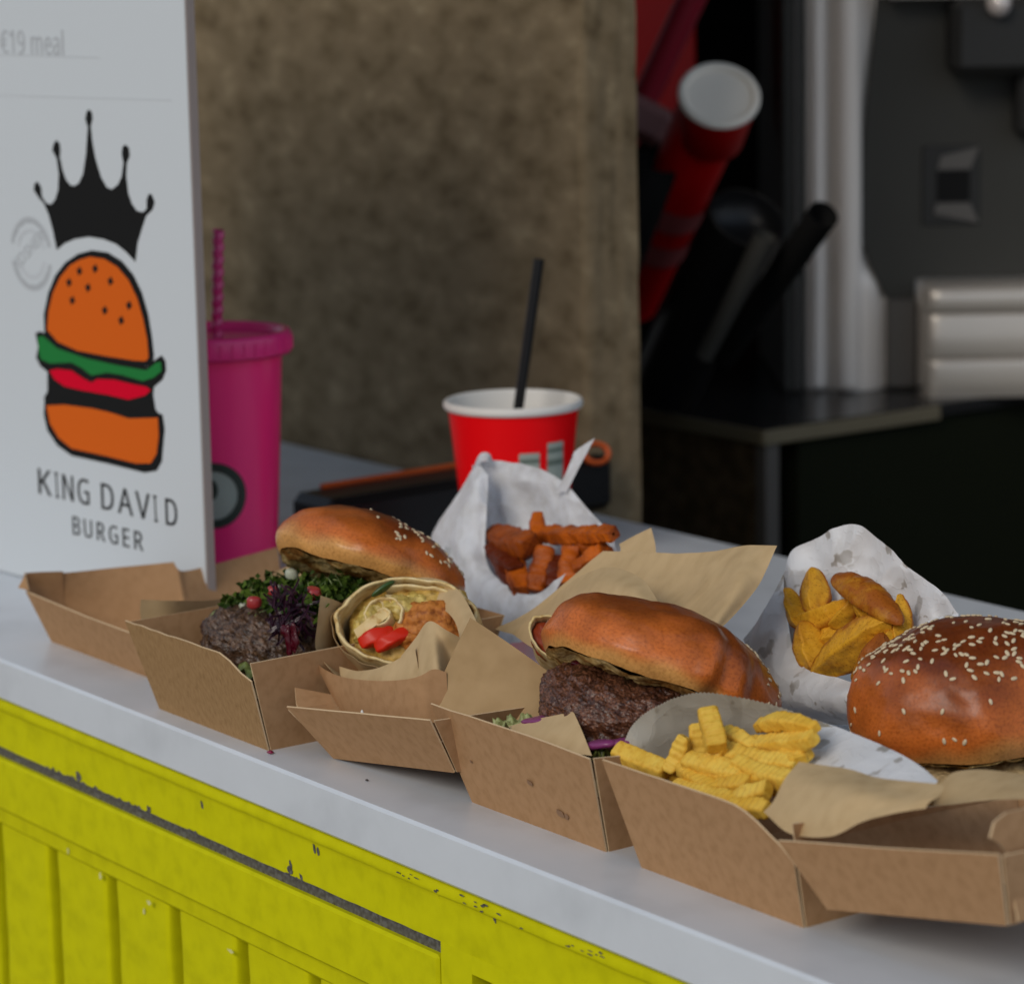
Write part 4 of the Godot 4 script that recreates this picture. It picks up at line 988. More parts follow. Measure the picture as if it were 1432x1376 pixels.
	s = sheet([[Vector3(-0.3086,0.104,-0.262), Vector3(-0.3089,0.1052,-0.278), Vector3(-0.2854,0.1039,-0.288), Vector3(-0.2582,0.0981,-0.292), Vector3(-0.2323,0.0842,-0.292), Vector3(-0.2038,0.0732,-0.288)], [Vector3(-0.31,0.0799,-0.264), Vector3(-0.3051,0.0785,-0.28), Vector3(-0.2852,0.0787,-0.29), Vector3(-0.2588,0.0769,-0.292), Vector3(-0.2279,0.0719,-0.29), Vector3(-0.1948,0.0656,-0.284)], [Vector3(-0.3063,0.0557,-0.264), Vector3(-0.2957,0.0532,-0.278), Vector3(-0.2783,0.0548,-0.286), Vector3(-0.2519,0.0572,-0.288), Vector3(-0.2184,0.0585,-0.284), Vector3(-0.1821,0.0579,-0.276)], [Vector3(-0.3001,0.0255,-0.262), Vector3(-0.2755,0.0251,-0.268), Vector3(-0.2552,0.0279,-0.272), Vector3(-0.2291,0.0354,-0.274), Vector3(-0.1958,0.0437,-0.27), Vector3(-0.1657,0.0507,-0.264)]], 72, 56, 0.0034, 22.0)
	part(sb, "back_panel", s, M.bag_clean)
	s = sheet([[Vector3(-0.3085,0.1034,-0.263), Vector3(-0.3003,0.1051,-0.262), Vector3(-0.2922,0.0999,-0.262)], [Vector3(-0.3244,0.0809,-0.258), Vector3(-0.2919,0.0839,-0.249), Vector3(-0.2834,0.0782,-0.254)], [Vector3(-0.3409,0.0535,-0.252), Vector3(-0.2885,0.0597,-0.238), Vector3(-0.2746,0.0518,-0.247)], [Vector3(-0.3215,0.0324,-0.246), Vector3(-0.2734,0.0395,-0.232), Vector3(-0.2456,0.045,-0.237)], [Vector3(-0.2878,0.0151,-0.24), Vector3(-0.2426,0.0259,-0.228), Vector3(-0.2077,0.0445,-0.23)], [Vector3(-0.2543,0.006,-0.236), Vector3(-0.2044,0.0208,-0.226), Vector3(-0.1753,0.0617,-0.232)]], 40, 80, 0.0026, 24.0)
	part(sb, "side_panel", s, M.bag_clean)
	s = sheet([[Vector3(-0.2445,0.1142,-0.29), Vector3(-0.2428,0.1186,-0.292), Vector3(-0.2269,0.1281,-0.294)], [Vector3(-0.2493,0.1029,-0.288), Vector3(-0.2447,0.1076,-0.29), Vector3(-0.2387,0.1104,-0.292)], [Vector3(-0.257,0.0911,-0.286), Vector3(-0.2524,0.0924,-0.288), Vector3(-0.2494,0.0918,-0.289)]], 12, 12, 0.0006, 40.0)
	part(sb, "twisted_corner", s, M.bag_clean)
	s = sheet([[Vector3(-0.3062,0.1061,-0.262), Vector3(-0.3056,0.1119,-0.266), Vector3(-0.3021,0.1119,-0.27), Vector3(-0.3062,0.1053,-0.276)], [Vector3(-0.3064,0.1025,-0.262), Vector3(-0.305,0.1066,-0.266), Vector3(-0.3031,0.1064,-0.27), Vector3(-0.3063,0.1008,-0.276)]], 16, 6, 0.0004, 40.0)
	part(sb, "crumpled_tip", s, M.bag_clean)
	part(sb, "printed_mark", chip(0.0035, 0.007, 5), M.ink_grey, Transform3D(Basis(Vector3(0, 1, 0), 0.9), Vector3(-0.3053,0.051,-0.2405)))
	# white bag of potato wedges
	var wb := thing("fries_bag", "crumpled white paper bag with grease patches standing open around the potato wedges", "paper bag", Vector3(-0.006,0,-0.2765))
	s = sheet([[Vector3(-0.0163,0.0838,-0.258), Vector3(-0.0206,0.0959,-0.268), Vector3(-0.0083,0.103,-0.276), Vector3(0.0155,0.1126,-0.28), Vector3(0.0403,0.1043,-0.28), Vector3(0.0575,0.0962,-0.278), Vector3(0.089,0.0915,-0.27), Vector3(0.1117,0.083,-0.262)], [Vector3(-0.0152,0.0711,-0.258), Vector3(-0.0166,0.0773,-0.268), Vector3(-0.0044,0.0841,-0.275), Vector3(0.0177,0.0892,-0.278), Vector3(0.0435,0.0857,-0.277), Vector3(0.0629,0.0806,-0.274), Vector3(0.0933,0.0786,-0.266), Vector3(0.1158,0.077,-0.258)], [Vector3(-0.0095,0.0546,-0.256), Vector3(-0.0064,0.0579,-0.264), Vector3(0.004,0.0608,-0.27), Vector3(0.0243,0.0639,-0.272), Vector3(0.05,0.0666,-0.271), Vector3(0.0714,0.0652,-0.267), Vector3(0.0985,0.0673,-0.26), Vector3(0.1189,0.0701,-0.254)], [Vector3(-0.0004,0.0372,-0.252), Vector3(0.0071,0.0359,-0.257), Vector3(0.0179,0.0362,-0.26), Vector3(0.0352,0.0384,-0.262), Vector3(0.0618,0.0437,-0.26), Vector3(0.082,0.0498,-0.257), Vector3(0.1043,0.0566,-0.252), Vector3(0.1236,0.0645,-0.248)]], 80, 56, 0.0036, 22.0)
	part(wb, "back_panel", s, M.bag)
	s = sheet([[Vector3(-0.0163,0.0834,-0.258), Vector3(-0.0072,0.0675,-0.251), Vector3(0.0109,0.0496,-0.241), Vector3(0.0289,0.0417,-0.236), Vector3(0.0542,0.0439,-0.233), Vector3(0.0757,0.0439,-0.233), Vector3(0.0904,0.0563,-0.238), Vector3(0.0929,0.0688,-0.244), Vector3(0.1015,0.0791,-0.252), Vector3(0.1132,0.0838,-0.261)], [Vector3(-0.02,0.0692,-0.252), Vector3(-0.0143,0.0556,-0.244), Vector3(0.0063,0.0413,-0.234), Vector3(0.03,0.0344,-0.228), Vector3(0.0592,0.0356,-0.225), Vector3(0.0844,0.0386,-0.225), Vector3(0.102,0.0485,-0.231), Vector3(0.1085,0.0596,-0.238), Vector3(0.1129,0.0701,-0.247), Vector3(0.1178,0.0798,-0.256)], [Vector3(-0.026,0.0569,-0.248), Vector3(-0.0226,0.0437,-0.24), Vector3(-0.003,0.0314,-0.232), Vector3(0.021,0.0238,-0.228), Vector3(0.0554,0.0271,-0.226), Vector3(0.0833,0.0315,-0.226), Vector3(0.1041,0.0396,-0.231), Vector3(0.1162,0.052,-0.237), Vector3(0.1201,0.0643,-0.245), Vector3(0.1199,0.0748,-0.253)], [Vector3(-0.0355,0.0452,-0.246), Vector3(-0.0192,0.0355,-0.241), Vector3(-0.0041,0.0231,-0.238), Vector3(0.0062,0.0118,-0.238), Vector3(0.0366,0.0148,-0.238), Vector3(0.0704,0.0216,-0.238), Vector3(0.0999,0.0321,-0.238), Vector3(0.1183,0.0481,-0.241), Vector3(0.1231,0.0611,-0.246), Vector3(0.1209,0.0707,-0.252)]], 120, 56, 0.0030, 24.0)
	part(wb, "front_panel", s, M.bag)
# ---------------------------------------------------------------- buns, patties and toppings
# crust of a bun about its own axis: u round, v from the top over the shoulder to the cut edge
func bun_point(u: float, v: float, R: float, H: float, sd: float, dents: Array, round_off: float) -> Vector3:
	var a := u * TAU
	var t := v * deg_to_rad(112.0)
	var r := R * pow(sin(minf(t, PI / 2.0)), round_off)
	var y := H * pow(maxf(cos(t), 0.0), 0.86)
	if t > PI / 2.0:
		var k := (t - PI / 2.0) / deg_to_rad(22.0)
		r = R * (1.0 - 0.10 * k * k)
		y = -H * 0.30 * k
	var dirn := Vector3(cos(a), 0, sin(a))
	var w := 1.0
	for d in dents:
		var da := angle_difference(a, d[0])
		w -= d[2] * exp(-pow(da / d[1], 2.0)) * smoothstep(0.25, 0.75, v)
	r *= w * (1.0 + 0.05 * nz(dirn + Vector3(sd, 0, 0), 1.1))
	var p := dirn * r + Vector3(0, y, 0)
	p += (dirn * 0.7 + Vector3(0, 0.6, 0)) * (0.0028 * nz(p + Vector3(0, sd, sd), 17.0) + 0.0013 * nz(p + Vector3(sd, sd, 0), 28.0) + 0.0006 * nz(p + Vector3(sd, 2, 0), 58.0) + 0.0004 * nz(p + Vector3(sd, sd, 0), 110.0))
	return p
func bun(t: Node3D, called: String, R: float, H: float, sd: float, dents: Array, xf: Transform3D, dark: float, seeds: Array, pale := 0.0, round_off := 0.78) -> void:
	var f := func(u: float, v: float) -> Vector3:
		return bun_point(u, v, R, H, sd, dents, round_off)
	var top := Vector3(0.125, 0.023, 0.008).lerp(Vector3(0.42, 0.11, 0.02), 1.0 - dark)
	var side := Vector3(0.58, 0.150, 0.028)
	var rim := Vector3(0.66, 0.33, 0.10)
	var col := func(u: float, v: float, p: Vector3) -> Color:
		var m := nz(p + Vector3(sd, 0, sd), 34.0) * 0.10 + nz(p + Vector3(sd, 0, sd), 12.0) * 0.14
		var c := top.lerp(side, smoothstep(0.38, 0.72, v + m))
		c = c.lerp(rim, smoothstep(0.80, 0.98, v + m * 0.7 + pale))
		c *= 1.0 + 0.22 * nz(p, 60.0)
		return Color(maxf(c.x, 0.0), maxf(c.y, 0.0), maxf(c.z, 0.0))
	var crown := part(t, called, grid(120, 64, f, true, col), M.bun, xf)
	var yc := -H * 0.30
	var cut := grid(90, 30, func(u: float, v: float) -> Vector3:
		var e: Vector3 = f.call(u, 1.0)
		var c := Vector3(0, yc, 0)
		var p := c.lerp(e, v)
		var rough := smoothstep(0.0, 0.1, v) * (1.0 - 0.5 * smoothstep(0.9, 1.0, v))
		p.y += rough * (0.0022 * nz(p + Vector3(sd, 1, 2), 55.0) + 0.0014 * nz(p, 150.0) - 0.001)
		return p, true, func(u: float, v: float, p: Vector3) -> Color:
			var k := nz(p + Vector3(sd, 4, 1), 40.0) + 0.6 * nz(p, 120.0)
			var c := Vector3(0.66, 0.48, 0.22).lerp(Vector3(0.34, 0.16, 0.045), smoothstep(-0.05, 0.55, k)).lerp(Vector3(0.76, 0.60, 0.34), smoothstep(0.1, 0.6, -k))
			return Color(c.x, c.y, c.z))
	put(crown, "cut_face", cut, M.crumb)
	for s in seeds:
		var u: float = s[0]
		var v: float = s[1]
		var p: Vector3 = f.call(u, v)
		var n: Vector3 = ((f.call(u, v + 0.01) as Vector3) - p).cross((f.call(fposmod(u + 0.01, 1.0), v) as Vector3) - p).normalized()
		if n.dot(p - Vector3(0, yc, 0)) < 0.0:
			n = -n
		var b := aim(Vector3.ZERO, n).rotated(n, rng.randf() * TAU)
		b = b * Basis.from_scale(Vector3.ONE * rng.randf_range(0.85, 1.12))
		put(crown, "sesame_seed", seed_mesh, M.seed, Transform3D(b, p + n * 0.0003))
var seed_mesh: ArrayMesh
func scatter(n: int, v0: float, v1: float, umid := -1.0, uspan := 1.0) -> Array:
	var out := []
	var tries := 0
	while out.size() < n and tries < n * 60:
		tries += 1
		var v := sqrt(rng.randf()) * (v1 - v0) + v0 if umid < 0.0 else rng.randf_range(v0, v1)
		var u := rng.randf() if umid < 0.0 else fposmod(umid + (rng.randf() - 0.5) * uspan, 1.0)
		var ok := true
		for q in out:
			if Vector2(angle_difference(u * TAU, q[0] * TAU) * maxf(v, 0.1) * 0.9, v - q[1]).length() < 0.0155:
				ok = false
				break
		if ok:
			out.append([u, v])
	return out
func patty(R: Vector3, sd: float, c0: Vector3, c1: Vector3, amp := 0.0024) -> ArrayMesh:
	return grid(240, 100, func(u: float, v: float) -> Vector3:
		var a := u * TAU
		var t := v * PI
		var d := Vector3(cos(a) * pow(maxf(sin(t), 0.0), 0.45), signf(cos(t)) * pow(absf(cos(t)), 0.75), sin(a) * pow(maxf(sin(t), 0.0), 0.45))
		var p := d * R * (1.0 + 0.07 * nz(Vector3(cos(a), sd, sin(a)), 1.3))
		var q := p + Vector3(sd, sd * 2.0, 0)
		var n := d.normalized()
		return p + n * (amp * nz(q, 70.0) + amp * 0.55 * nz(q, 190.0) - amp * 0.7 * absf(nz(q, 105.0)) + amp * 0.45 * nz(q, 420.0) + amp * 0.3 * nz(q, 850.0)), true, func(u: float, v: float, p: Vector3) -> Color:
			var k := 0.5 + 0.5 * nz(p + Vector3(sd, 3, 1), 130.0) + 0.3 * nz(p, 300.0)
			var c := c0.lerp(c1, clampf(k, 0.0, 1.0))
			return Color(c.x, c.y, c.z))
func burgers() -> void:
	seed_mesh = lump(Vector3(0.0009, 0.00055, 0.00165), 0.95, 0.0, 1.0, 10, 7)
	var right := Vector3(0.5914, 0.0, -0.8062).normalized()
	var away := Vector3(-0.8062, 0, -0.5914).normalized()
	var up := Vector3(0, 1, 0)
	var frame := func(n: Vector3, twist: float) -> Basis:
		var y := n.normalized()
		var x := y.cross(away).normalized()
		return Basis(x, y, x.cross(y)).rotated(y, twist)
	# --- herb topped burger
	var b := thing("burger", "open burger topped with chopped herbs and a dark patty, in the left box", "burger", Vector3(-0.215, 0.001, -0.085))
	var pc: Vector3 = Vector3(-0.2229,0.0378,-0.072)
	part(b, "patty", patty(Vector3(0.051, 0.0220, 0.047), 1.7, Vector3(0.055, 0.030, 0.019), Vector3(0.24, 0.145, 0.09), 0.0018), M.patty, Transform3D(Basis(Vector3(0, 0, 1), -0.06), pc))
	part(b, "patty_lump", lump(Vector3(0.010, 0.012, 0.011), 0.8, 0.003, 90.0, 40, 24, 3.0, func(u: float, v: float, p: Vector3) -> Color:
		var c := Vector3(0.05, 0.024, 0.018).lerp(Vector3(0.16, 0.085, 0.06), 0.5 + 0.5 * nz(p, 160.0))
		return Color(c.x, c.y, c.z)), M.patty, Transform3D(Basis(), Vector3(-0.2512,0.0409,-0.046)))
	part(b, "bottom_bun", lump(Vector3(0.047, 0.012, 0.045), 0.6, 0.001, 40.0), M.tortilla, Transform3D(Basis(), Vector3(pc.x, 0.013, pc.z)))
	for q in [[Vector3(-0.1809,0.0357,-0.032), 0.016, 0.2], [Vector3(-0.2183,0.0358,-0.038), 0.014, 1.2], [Vector3(-0.1779,0.0314,-0.045), 0.011, 2.0]]:
		part(b, "lettuce", leaf(q[1], q[2]), M.lettuce, Transform3D(Basis(Vector3(0, 1, 0), q[2]), q[0]))
	part(b, "pickle", lump(Vector3(0.02, 0.003, 0.016), 0.7, 0.0008, 60.0), mat(lin(0.05, 0.07, 0.012), 0.25), Transform3D(Basis(Vector3(1, 0, 0), 0.25), Vector3(-0.1809,0.0304,-0.05)))
	var hb := part(b, "chopped_herbs", herbs(), M.herb)
	hb.set_meta("kind", "stuff")
	for q in [[Vector3(-0.2077,0.0673,-0.042), 0.0042, true], [Vector3(-0.168,0.0767,-0.055), 0.0048, true], [Vector3(-0.2173,0.0699,-0.06), 0.003, true], [Vector3(-0.2523,0.0521,-0.055), 0.003, true], [Vector3(-0.2289,0.0745,-0.08), 0.0036, false], [Vector3(-0.2266,0.0684,-0.068), 0.003, false], [Vector3(-0.236,0.059,-0.052), 0.0026, false], [Vector3(-0.2312,0.0652,-0.06), 0.0028, false]]:
		part(b, "tomato_piece" if q[2] else "onion_piece", lump(Vector3(q[1], q[1] * 0.9, q[1]), 0.7, 0.0005, 120.0, 16, 10, q[1] * 100.0), M.pepper_dull if q[2] else M.onion_white, Transform3D(Basis(), q[0]))
	part(b, "beet_shreds", shreds(Vector3(-0.1678,0.0668,-0.04), 90, 0.0105), M.beet)
	for k in 2:
		part(b, "sauce", lump(Vector3(rng.randf_range(0.003, 0.0045), rng.randf_range(0.003, 0.005), 0.0014), 0.9, 0.0012, 90.0, 24, 16, k), M.sauce, Transform3D(Basis(), [Vector3(-0.1589,0.0603,-0.031), Vector3(-0.1526,0.0634,-0.033), Vector3(-0.2079,0.0569,-0.044)][k]))
	part(b, "sauce", lump(Vector3(0.0020, 0.0120, 0.0016), 0.8, 0.0009, 90.0, 24, 30, 8.0), M.sauce, Transform3D(Basis(Vector3(0, 0, 1), 0.05), Vector3(-0.1533,0.0544,-0.03)))
	part(b, "sauce", lump(Vector3(0.0030, 0.008, 0.0014), 0.8, 0.0014, 90.0, 24, 30, 9.0), M.sauce, Transform3D(Basis(), Vector3(-0.1489,0.0594,-0.0305)))
	var sd := scatter(26, 0.03, 0.42, 0.66, 0.5)
	sd.append_array(scatter(36, 0.30, 0.62, 0.70, 0.24))
	bun(b, "bun_top", 0.0535, 0.0300, 2.3, [[4.75, 0.14, 0.06], [5.3, 0.2, -0.03]], Transform3D(frame.call(up * 0.82 + right * 0.34 + away * 0.37, 0.5), Vector3(-0.2049,0.0763,-0.115)), 0.75, sd, 0.06, 0.92)
	# --- middle burger
	b = thing("burger", "open burger with a thick dark patty and a tilted glossy bun, in the middle box", "burger", Vector3(0.047, 0.001, -0.10))
	pc = Vector3(0.0585,0.0531,-0.095)
	part(b, "patty", patty(Vector3(0.0445, 0.0180, 0.045), 5.1, Vector3(0.085, 0.032, 0.018), Vector3(0.27, 0.115, 0.062), 0.0016), M.patty, Transform3D(Basis(Vector3(0, 0, 1), -0.10), pc))
	part(b, "bottom_bun", lump(Vector3(0.047, 0.014, 0.045), 0.6, 0.001, 40.0), M.tortilla, Transform3D(Basis(), Vector3(pc.x, 0.015, pc.z)))
	part(b, "lettuce", leaf(0.012, 0.4), M.lettuce_pale, Transform3D(Basis(Vector3(1, 0, 0), 0.25), Vector3(0.0246,0.0448,-0.047)))
	part(b, "lettuce", leaf(0.008, 3.4), M.lettuce, Transform3D(Basis(Vector3(1, 0, 0), 0.2), Vector3(0.0894,0.0443,-0.047)))
	for q in [Vector3(0.0406,0.0492,-0.05), Vector3(0.0941,0.0489,-0.046), Vector3(0.0995,0.0497,-0.052)]:
		part(b, "onion_ring", lump(Vector3(0.011, 0.0022, 0.006), 0.8, 0.0006, 70.0, 24, 14, q.x * 50.0), M.onion, Transform3D(Basis(Vector3(0, 0, 1), 0.25), q))
	part(b, "sauce", lump(Vector3(0.012, 0.0022, 0.010), 0.8, 0.0012, 90.0, 30, 16, 4.0), M.sauce, Transform3D(Basis(), Vector3(0.0388,0.0729,-0.085)))
	sd = scatter(40, 0.32, 0.80, 0.555, 0.20)
	bun(b, "bun_top", 0.0605, 0.0330, 6.4, [[4.66, 0.08, 0.085], [4.84, 0.06, -0.04], [4.30, 0.10, 0.04], [5.4, 0.3, 0.03]], Transform3D(frame.call(up * 0.80 + right * 0.37 + away * 0.335, 0.35), Vector3(0.0559,0.0653,-0.112)), 0.45, sd, 0.0, 0.95)
	# --- big sesame bun at the right
	b = thing("burger", "burger under a big round bun thick with sesame seeds, at the right edge", "burger", Vector3(0.185, 0.0, -0.205))
	sd = scatter(118, 0.0, 0.40)
	sd.append_array(scatter(146, 0.26, 0.56, 0.75, 0.62))
	sd.append_array(scatter(32, 0.58, 0.88, 0.75, 0.6))
	bun(b, "bun_top", 0.0590, 0.0465, 9.2, [[5.1, 0.3, 0.025], [4.2, 0.25, 0.02]], Transform3D(frame.call(up * 0.96 + away * 0.10 - right * 0.06, 0.0), Vector3(0.1804,0.0537,-0.205)), 0.8, sd, 0.03, 0.82)
	part(b, "bottom_bun", lump(Vector3(0.0565, 0.012, 0.0565), 0.5, 0.0022, 60.0, 80, 30), M.crumb_plain, Transform3D(Basis(), Vector3(Vector3(0.1806,0.0375,-0.205)) + Vector3(0, -0.0095, 0)))
	part(b, "bun_base", lump(Vector3(0.05, 0.012, 0.05), 0.5, 0.001, 40.0), M.tortilla, Transform3D(Basis(), Vector3(0.185, 0.0125, -0.205)))
func leaf(r: float, sd: float) -> ArrayMesh:
	return grid(30, 12, func(u: float, v: float) -> Vector3:
		var a := u * TAU
		var q := Vector3(cos(a), sin(a), sd)
		var d := r * v * (1.0 + 0.25 * nz(q, 2.0))
		return Vector3(cos(a) * d, 0.005 * v * nz(q * v, 2.6) + 0.002 * v * sin(a * 7.0 + sd), sin(a) * d * 0.8))
func herbs() -> ArrayMesh:
	var t := Tris.new()
	var cols := PackedColorArray()
	var centres := [[Vector3(-0.2322,0.0665,-0.078), 0.020, 0.0065, 620], [Vector3(-0.2439,0.0569,-0.052), 0.010, 0.008, 230], [Vector3(-0.2245,0.0638,-0.06), 0.012, 0.0065, 340], [Vector3(-0.1902,0.0714,-0.075), 0.016, 0.0065, 300], [Vector3(-0.1917,0.0722,-0.09), 0.016, 0.0065, 300], [Vector3(-0.1661,0.0727,-0.055), 0.010, 0.008, 160]]
	for c in centres:
		for k in c[3]:
			var d := Vector3(rng.randfn(0, 0.5), rng.randfn(0, 0.45), rng.randfn(0, 0.5))
			var p: Vector3 = c[0] + Vector3(d.x * c[1], d.y * c[2], d.z * c[1])
			var a := Vector3(rng.randfn(), rng.randfn(), rng.randfn()).normalized()
			var b := a.cross(Vector3(rng.randfn(), rng.randfn(), rng.randfn())).normalized()
			var s := rng.randf_range(0.0010, 0.0036)
			var w := s * rng.randf_range(0.5, 1.0)
			var n := a.cross(b)
			var before := t.P.size()
			if rng.randf() < 0.10:
				w = 0.0004
				s *= 2.2
			t.tri(p - a * s, p + b * w + n * w * 0.5, p - b * w, n)
			t.tri(p + b * w + n * w * 0.5, p + a * s, p - b * w, n)
			var g0 := rng.randf()
			var cc := Color(0.016, 0.034, 0.006).lerp(Color(0.11, 0.17, 0.025), g0 * g0)
			if w < 0.00045:
				cc = Color(0.22, 0.27, 0.11)
			for i in t.P.size() - before:
				cols.append(cc)
	var A := []
	A.resize(Mesh.ARRAY_MAX)
	A[Mesh.ARRAY_VERTEX] = t.P
	A[Mesh.ARRAY_NORMAL] = t.N
	A[Mesh.ARRAY_COLOR] = cols
	var m := ArrayMesh.new()
	m.add_surface_from_arrays(Mesh.PRIMITIVE_TRIANGLES, A)
	return m
# a tangle of fine strands
func shreds(c: Vector3, n: int, r: float) -> ArrayMesh:
	var t := Tris.new()
	for k in n:
		var p := c + Vector3(rng.randfn() * r * 0.55, rng.randfn() * r * 0.4, rng.randfn() * r * 0.45)
		var d := Vector3(rng.randfn() * 0.5, rng.randfn(), rng.randfn() * 0.5).normalized()
		for i in 5:
			var q := p + d * 0.0028
			var s := d.cross(Vector3(0.3, 0.2, 0.9)).normalized() * 0.0007
			var s2 := d.cross(s).normalized() * 0.0007
			t.quad(p - s, p + s, q + s, q - s, s2)
			t.quad(p - s2, p + s2, q + s2, q - s2, s)
			p = q
			d = (d + Vector3(rng.randfn(), rng.randfn(), rng.randfn()) * 0.3).normalized()
	return t.mesh()
# ---------------------------------------------------------------- the wrap in its papers
func wrap_roll() -> void:
	var c: Vector3 = Vector3(-0.1244,0.0652,-0.085)
	var w := thing("chicken_wrap", "cut tortilla wrap with chicken, red pepper and pale leaves, standing in the lid", "wrap", Vector3(-0.09, 0.02, -0.095))
	var ax := (Vector3(Vector3(1.17348, 0.42000, 0.78778)) - c).normalized()
	var n := (ax * 0.80 + Vector3(0, 0.36, 0) + Vector3(-0.5914, 0, 0.8062) * 0.12).normalized()
	var rx := Vector3(0.5914, -0.05, -0.8062)
	rx = (rx - n * rx.dot(n)).normalized()
	var ry := n.cross(rx)
	if ry.y < 0.0:
		ry = -ry
	var fr := Transform3D(Basis(rx, ry, n), c)
	# outer tortilla: a spiral sheet seen end-on
	var tort := func(a0: float, a1: float, r0: float, r1: float, ey: float, depth: float, th: float, lipn: float) -> ArrayMesh:
		return grid(110, 14, func(u: float, v: float) -> Vector3:
			var a := lerpf(a0, a1, u)
			var r := lerpf(r0, r1, u) * (1.0 + 0.04 * nz(Vector3(cos(a), sin(a), 2), 2.0))
			var k := v * 2.0
			var side := 1.0 if v < 0.5 else 0.0
			var z := 0.0
			var rr := r
			if v < 0.43:
				z = lerpf(-depth, 0.0, v / 0.43)
			elif v < 0.57:
				z = 0.0006 * sin((v - 0.43) / 0.14 * PI)
				rr = r - th * (v - 0.43) / 0.14
			else:
				z = lerpf(0.0, -depth * 0.8, (v - 0.57) / 0.43)
				rr = r - th
			z += lipn * 0.2 * nz(Vector3(cos(a) * 2.0, sin(a) * 2.0, 5), 2.2)
			var p := Vector3(cos(a) * rr, sin(a) * rr * ey, z)
			return p + Vector3(cos(a), sin(a), 0) * 0.0003 * nz(p, 30.0))
	part(w, "tortilla", tort.call(0.35, TAU + 0.75, 0.0380, 0.0388, 0.66, 0.06, 0.0026, 0.003), M.tortilla, fr)
	part(w, "tortilla", tort.call(-0.5, PI * 0.62, 0.0352, 0.0335, 0.64, 0.03, 0.0028, 0.004), M.tortilla, fr * Transform3D(Basis(), Vector3(0, 0, -0.0012)))
	part(w, "tortilla_fold", sheet([[Vector3(-0.028, -0.004, -0.003), Vector3(-0.020, 0.001, 0.001), Vector3(-0.013, 0.007, 0.000), Vector3(-0.015, 0.012, -0.001), Vector3(-0.020, 0.011, -0.002)], [Vector3(-0.026, -0.008, -0.005), Vector3(-0.018, -0.004, -0.001), Vector3(-0.009, 0.003, -0.001), Vector3(-0.008, 0.011, -0.004), Vector3(-0.014, 0.016, -0.006)]], 30, 12, 0.0004, 60.0), M.tortilla, fr)
	part(w, "tortilla_fold", sheet([[Vector3(-0.012, 0.016, -0.003), Vector3(-0.008, 0.010, 0.000), Vector3(-0.004, 0.004, -0.001), Vector3(0.001, -0.001, -0.004)], [Vector3(-0.006, 0.018, -0.008), Vector3(-0.001, 0.012, -0.005), Vector3(0.003, 0.006, -0.006), Vector3(0.006, 0.001, -0.009)]], 24, 10, 0.0005, 60.0), M.tortilla, fr)
	part(w, "tortilla_fold", tort.call(-0.6, TAU * 1.35, 0.0140, 0.0035, 0.85, 0.012, 0.0016, 0.002), M.tortilla, fr * Transform3D(Basis(Vector3(0, 1, 0), -0.25), Vector3(-0.0135, 0.0040, -0.0005)))
	part(w, "filling_bed", lump(Vector3(0.0352, 0.0232, 0.010), 0.65, 0.0028, 55.0, 60, 30, 2.0), M.filling, fr * Transform3D(Basis(Vector3(0, 1, 0), -0.14), Vector3(0.0015, 0, -0.0135)))
	for q in [[Vector3(0.013, 0.001, -0.006), Vector3(0.0150, 0.0115, 0.009), 1.0], [Vector3(0.022, -0.003, -0.008), Vector3(0.008, 0.009, 0.008), 2.0], [Vector3(0.001, -0.0075, -0.007), Vector3(0.0095, 0.0065, 0.006), 3.0], [Vector3(0.010, -0.0125, -0.007), Vector3(0.006, 0.0045, 0.006), 4.0]]:
		part(w, "chicken_piece", lump(q[1], 0.75, 0.0024, 62.0, 50, 30, q[2]), M.chicken, fr * Transform3D(Basis(), q[0] + Vector3(0, 0, 0.002)))
	for q in [[Vector3(-0.002, 0.010, -0.007), Vector3(0.012, 0.007, 0.006), 1.5], [Vector3(-0.018, 0.004, -0.010), Vector3(0.010, 0.010, 0.006), 2.5], [Vector3(0.006, 0.014, -0.010), Vector3(0.014, 0.005, 0.006), 3.5], [Vector3(-0.022, -0.002, -0.012), Vector3(0.008, 0.008, 0.006), 4.5]]:
		part(w, "onion_lettuce", lump(q[1], 0.8, 0.0030, 60.0, 50, 30, q[2]), M.leaf_pale, fr * Transform3D(Basis(), q[0] + Vector3(0, 0, 0.002)))
	part(w, "red_pepper", lump(Vector3(0.0105, 0.0042, 0.004), 0.45, 0.0010, 70.0, 30, 20, 1.0), M.pepper, fr * Transform3D(Basis(Vector3(0, 0, 1), 0.42), Vector3(-0.0145, -0.0085, -0.002)))
	part(w, "red_pepper", lump(Vector3(0.0100, 0.0036, 0.004), 0.45, 0.0010, 70.0, 30, 20, 2.0), M.pepper, fr * Transform3D(Basis(Vector3(0, 0, 1), 0.50), Vector3(-0.0065, -0.0112, 0.0005)))
	part(w, "cucumber_peel", lump(Vector3(0.0075, 0.0014, 0.003), 0.8, 0.0002, 60.0, 24, 14), mat(lin(0.03, 0.075, 0.012), 0.4), fr * Transform3D(Basis(Vector3(0, 0, 1), 0.62), Vector3(-0.0125, 0.0185, 0.0)))
	# papers round the roll
	solo("wrap_paper", tort.call(PI * 0.70, PI * 1.95, 0.0404, 0.0412, 0.675, 0.05, 0.0004, 0.006), M.parchment, "tan paper hugging the lower left side of the cut tortilla wrap", "paper", "", fr * Transform3D(Basis(), Vector3(0, -0.0003, -0.0045)))
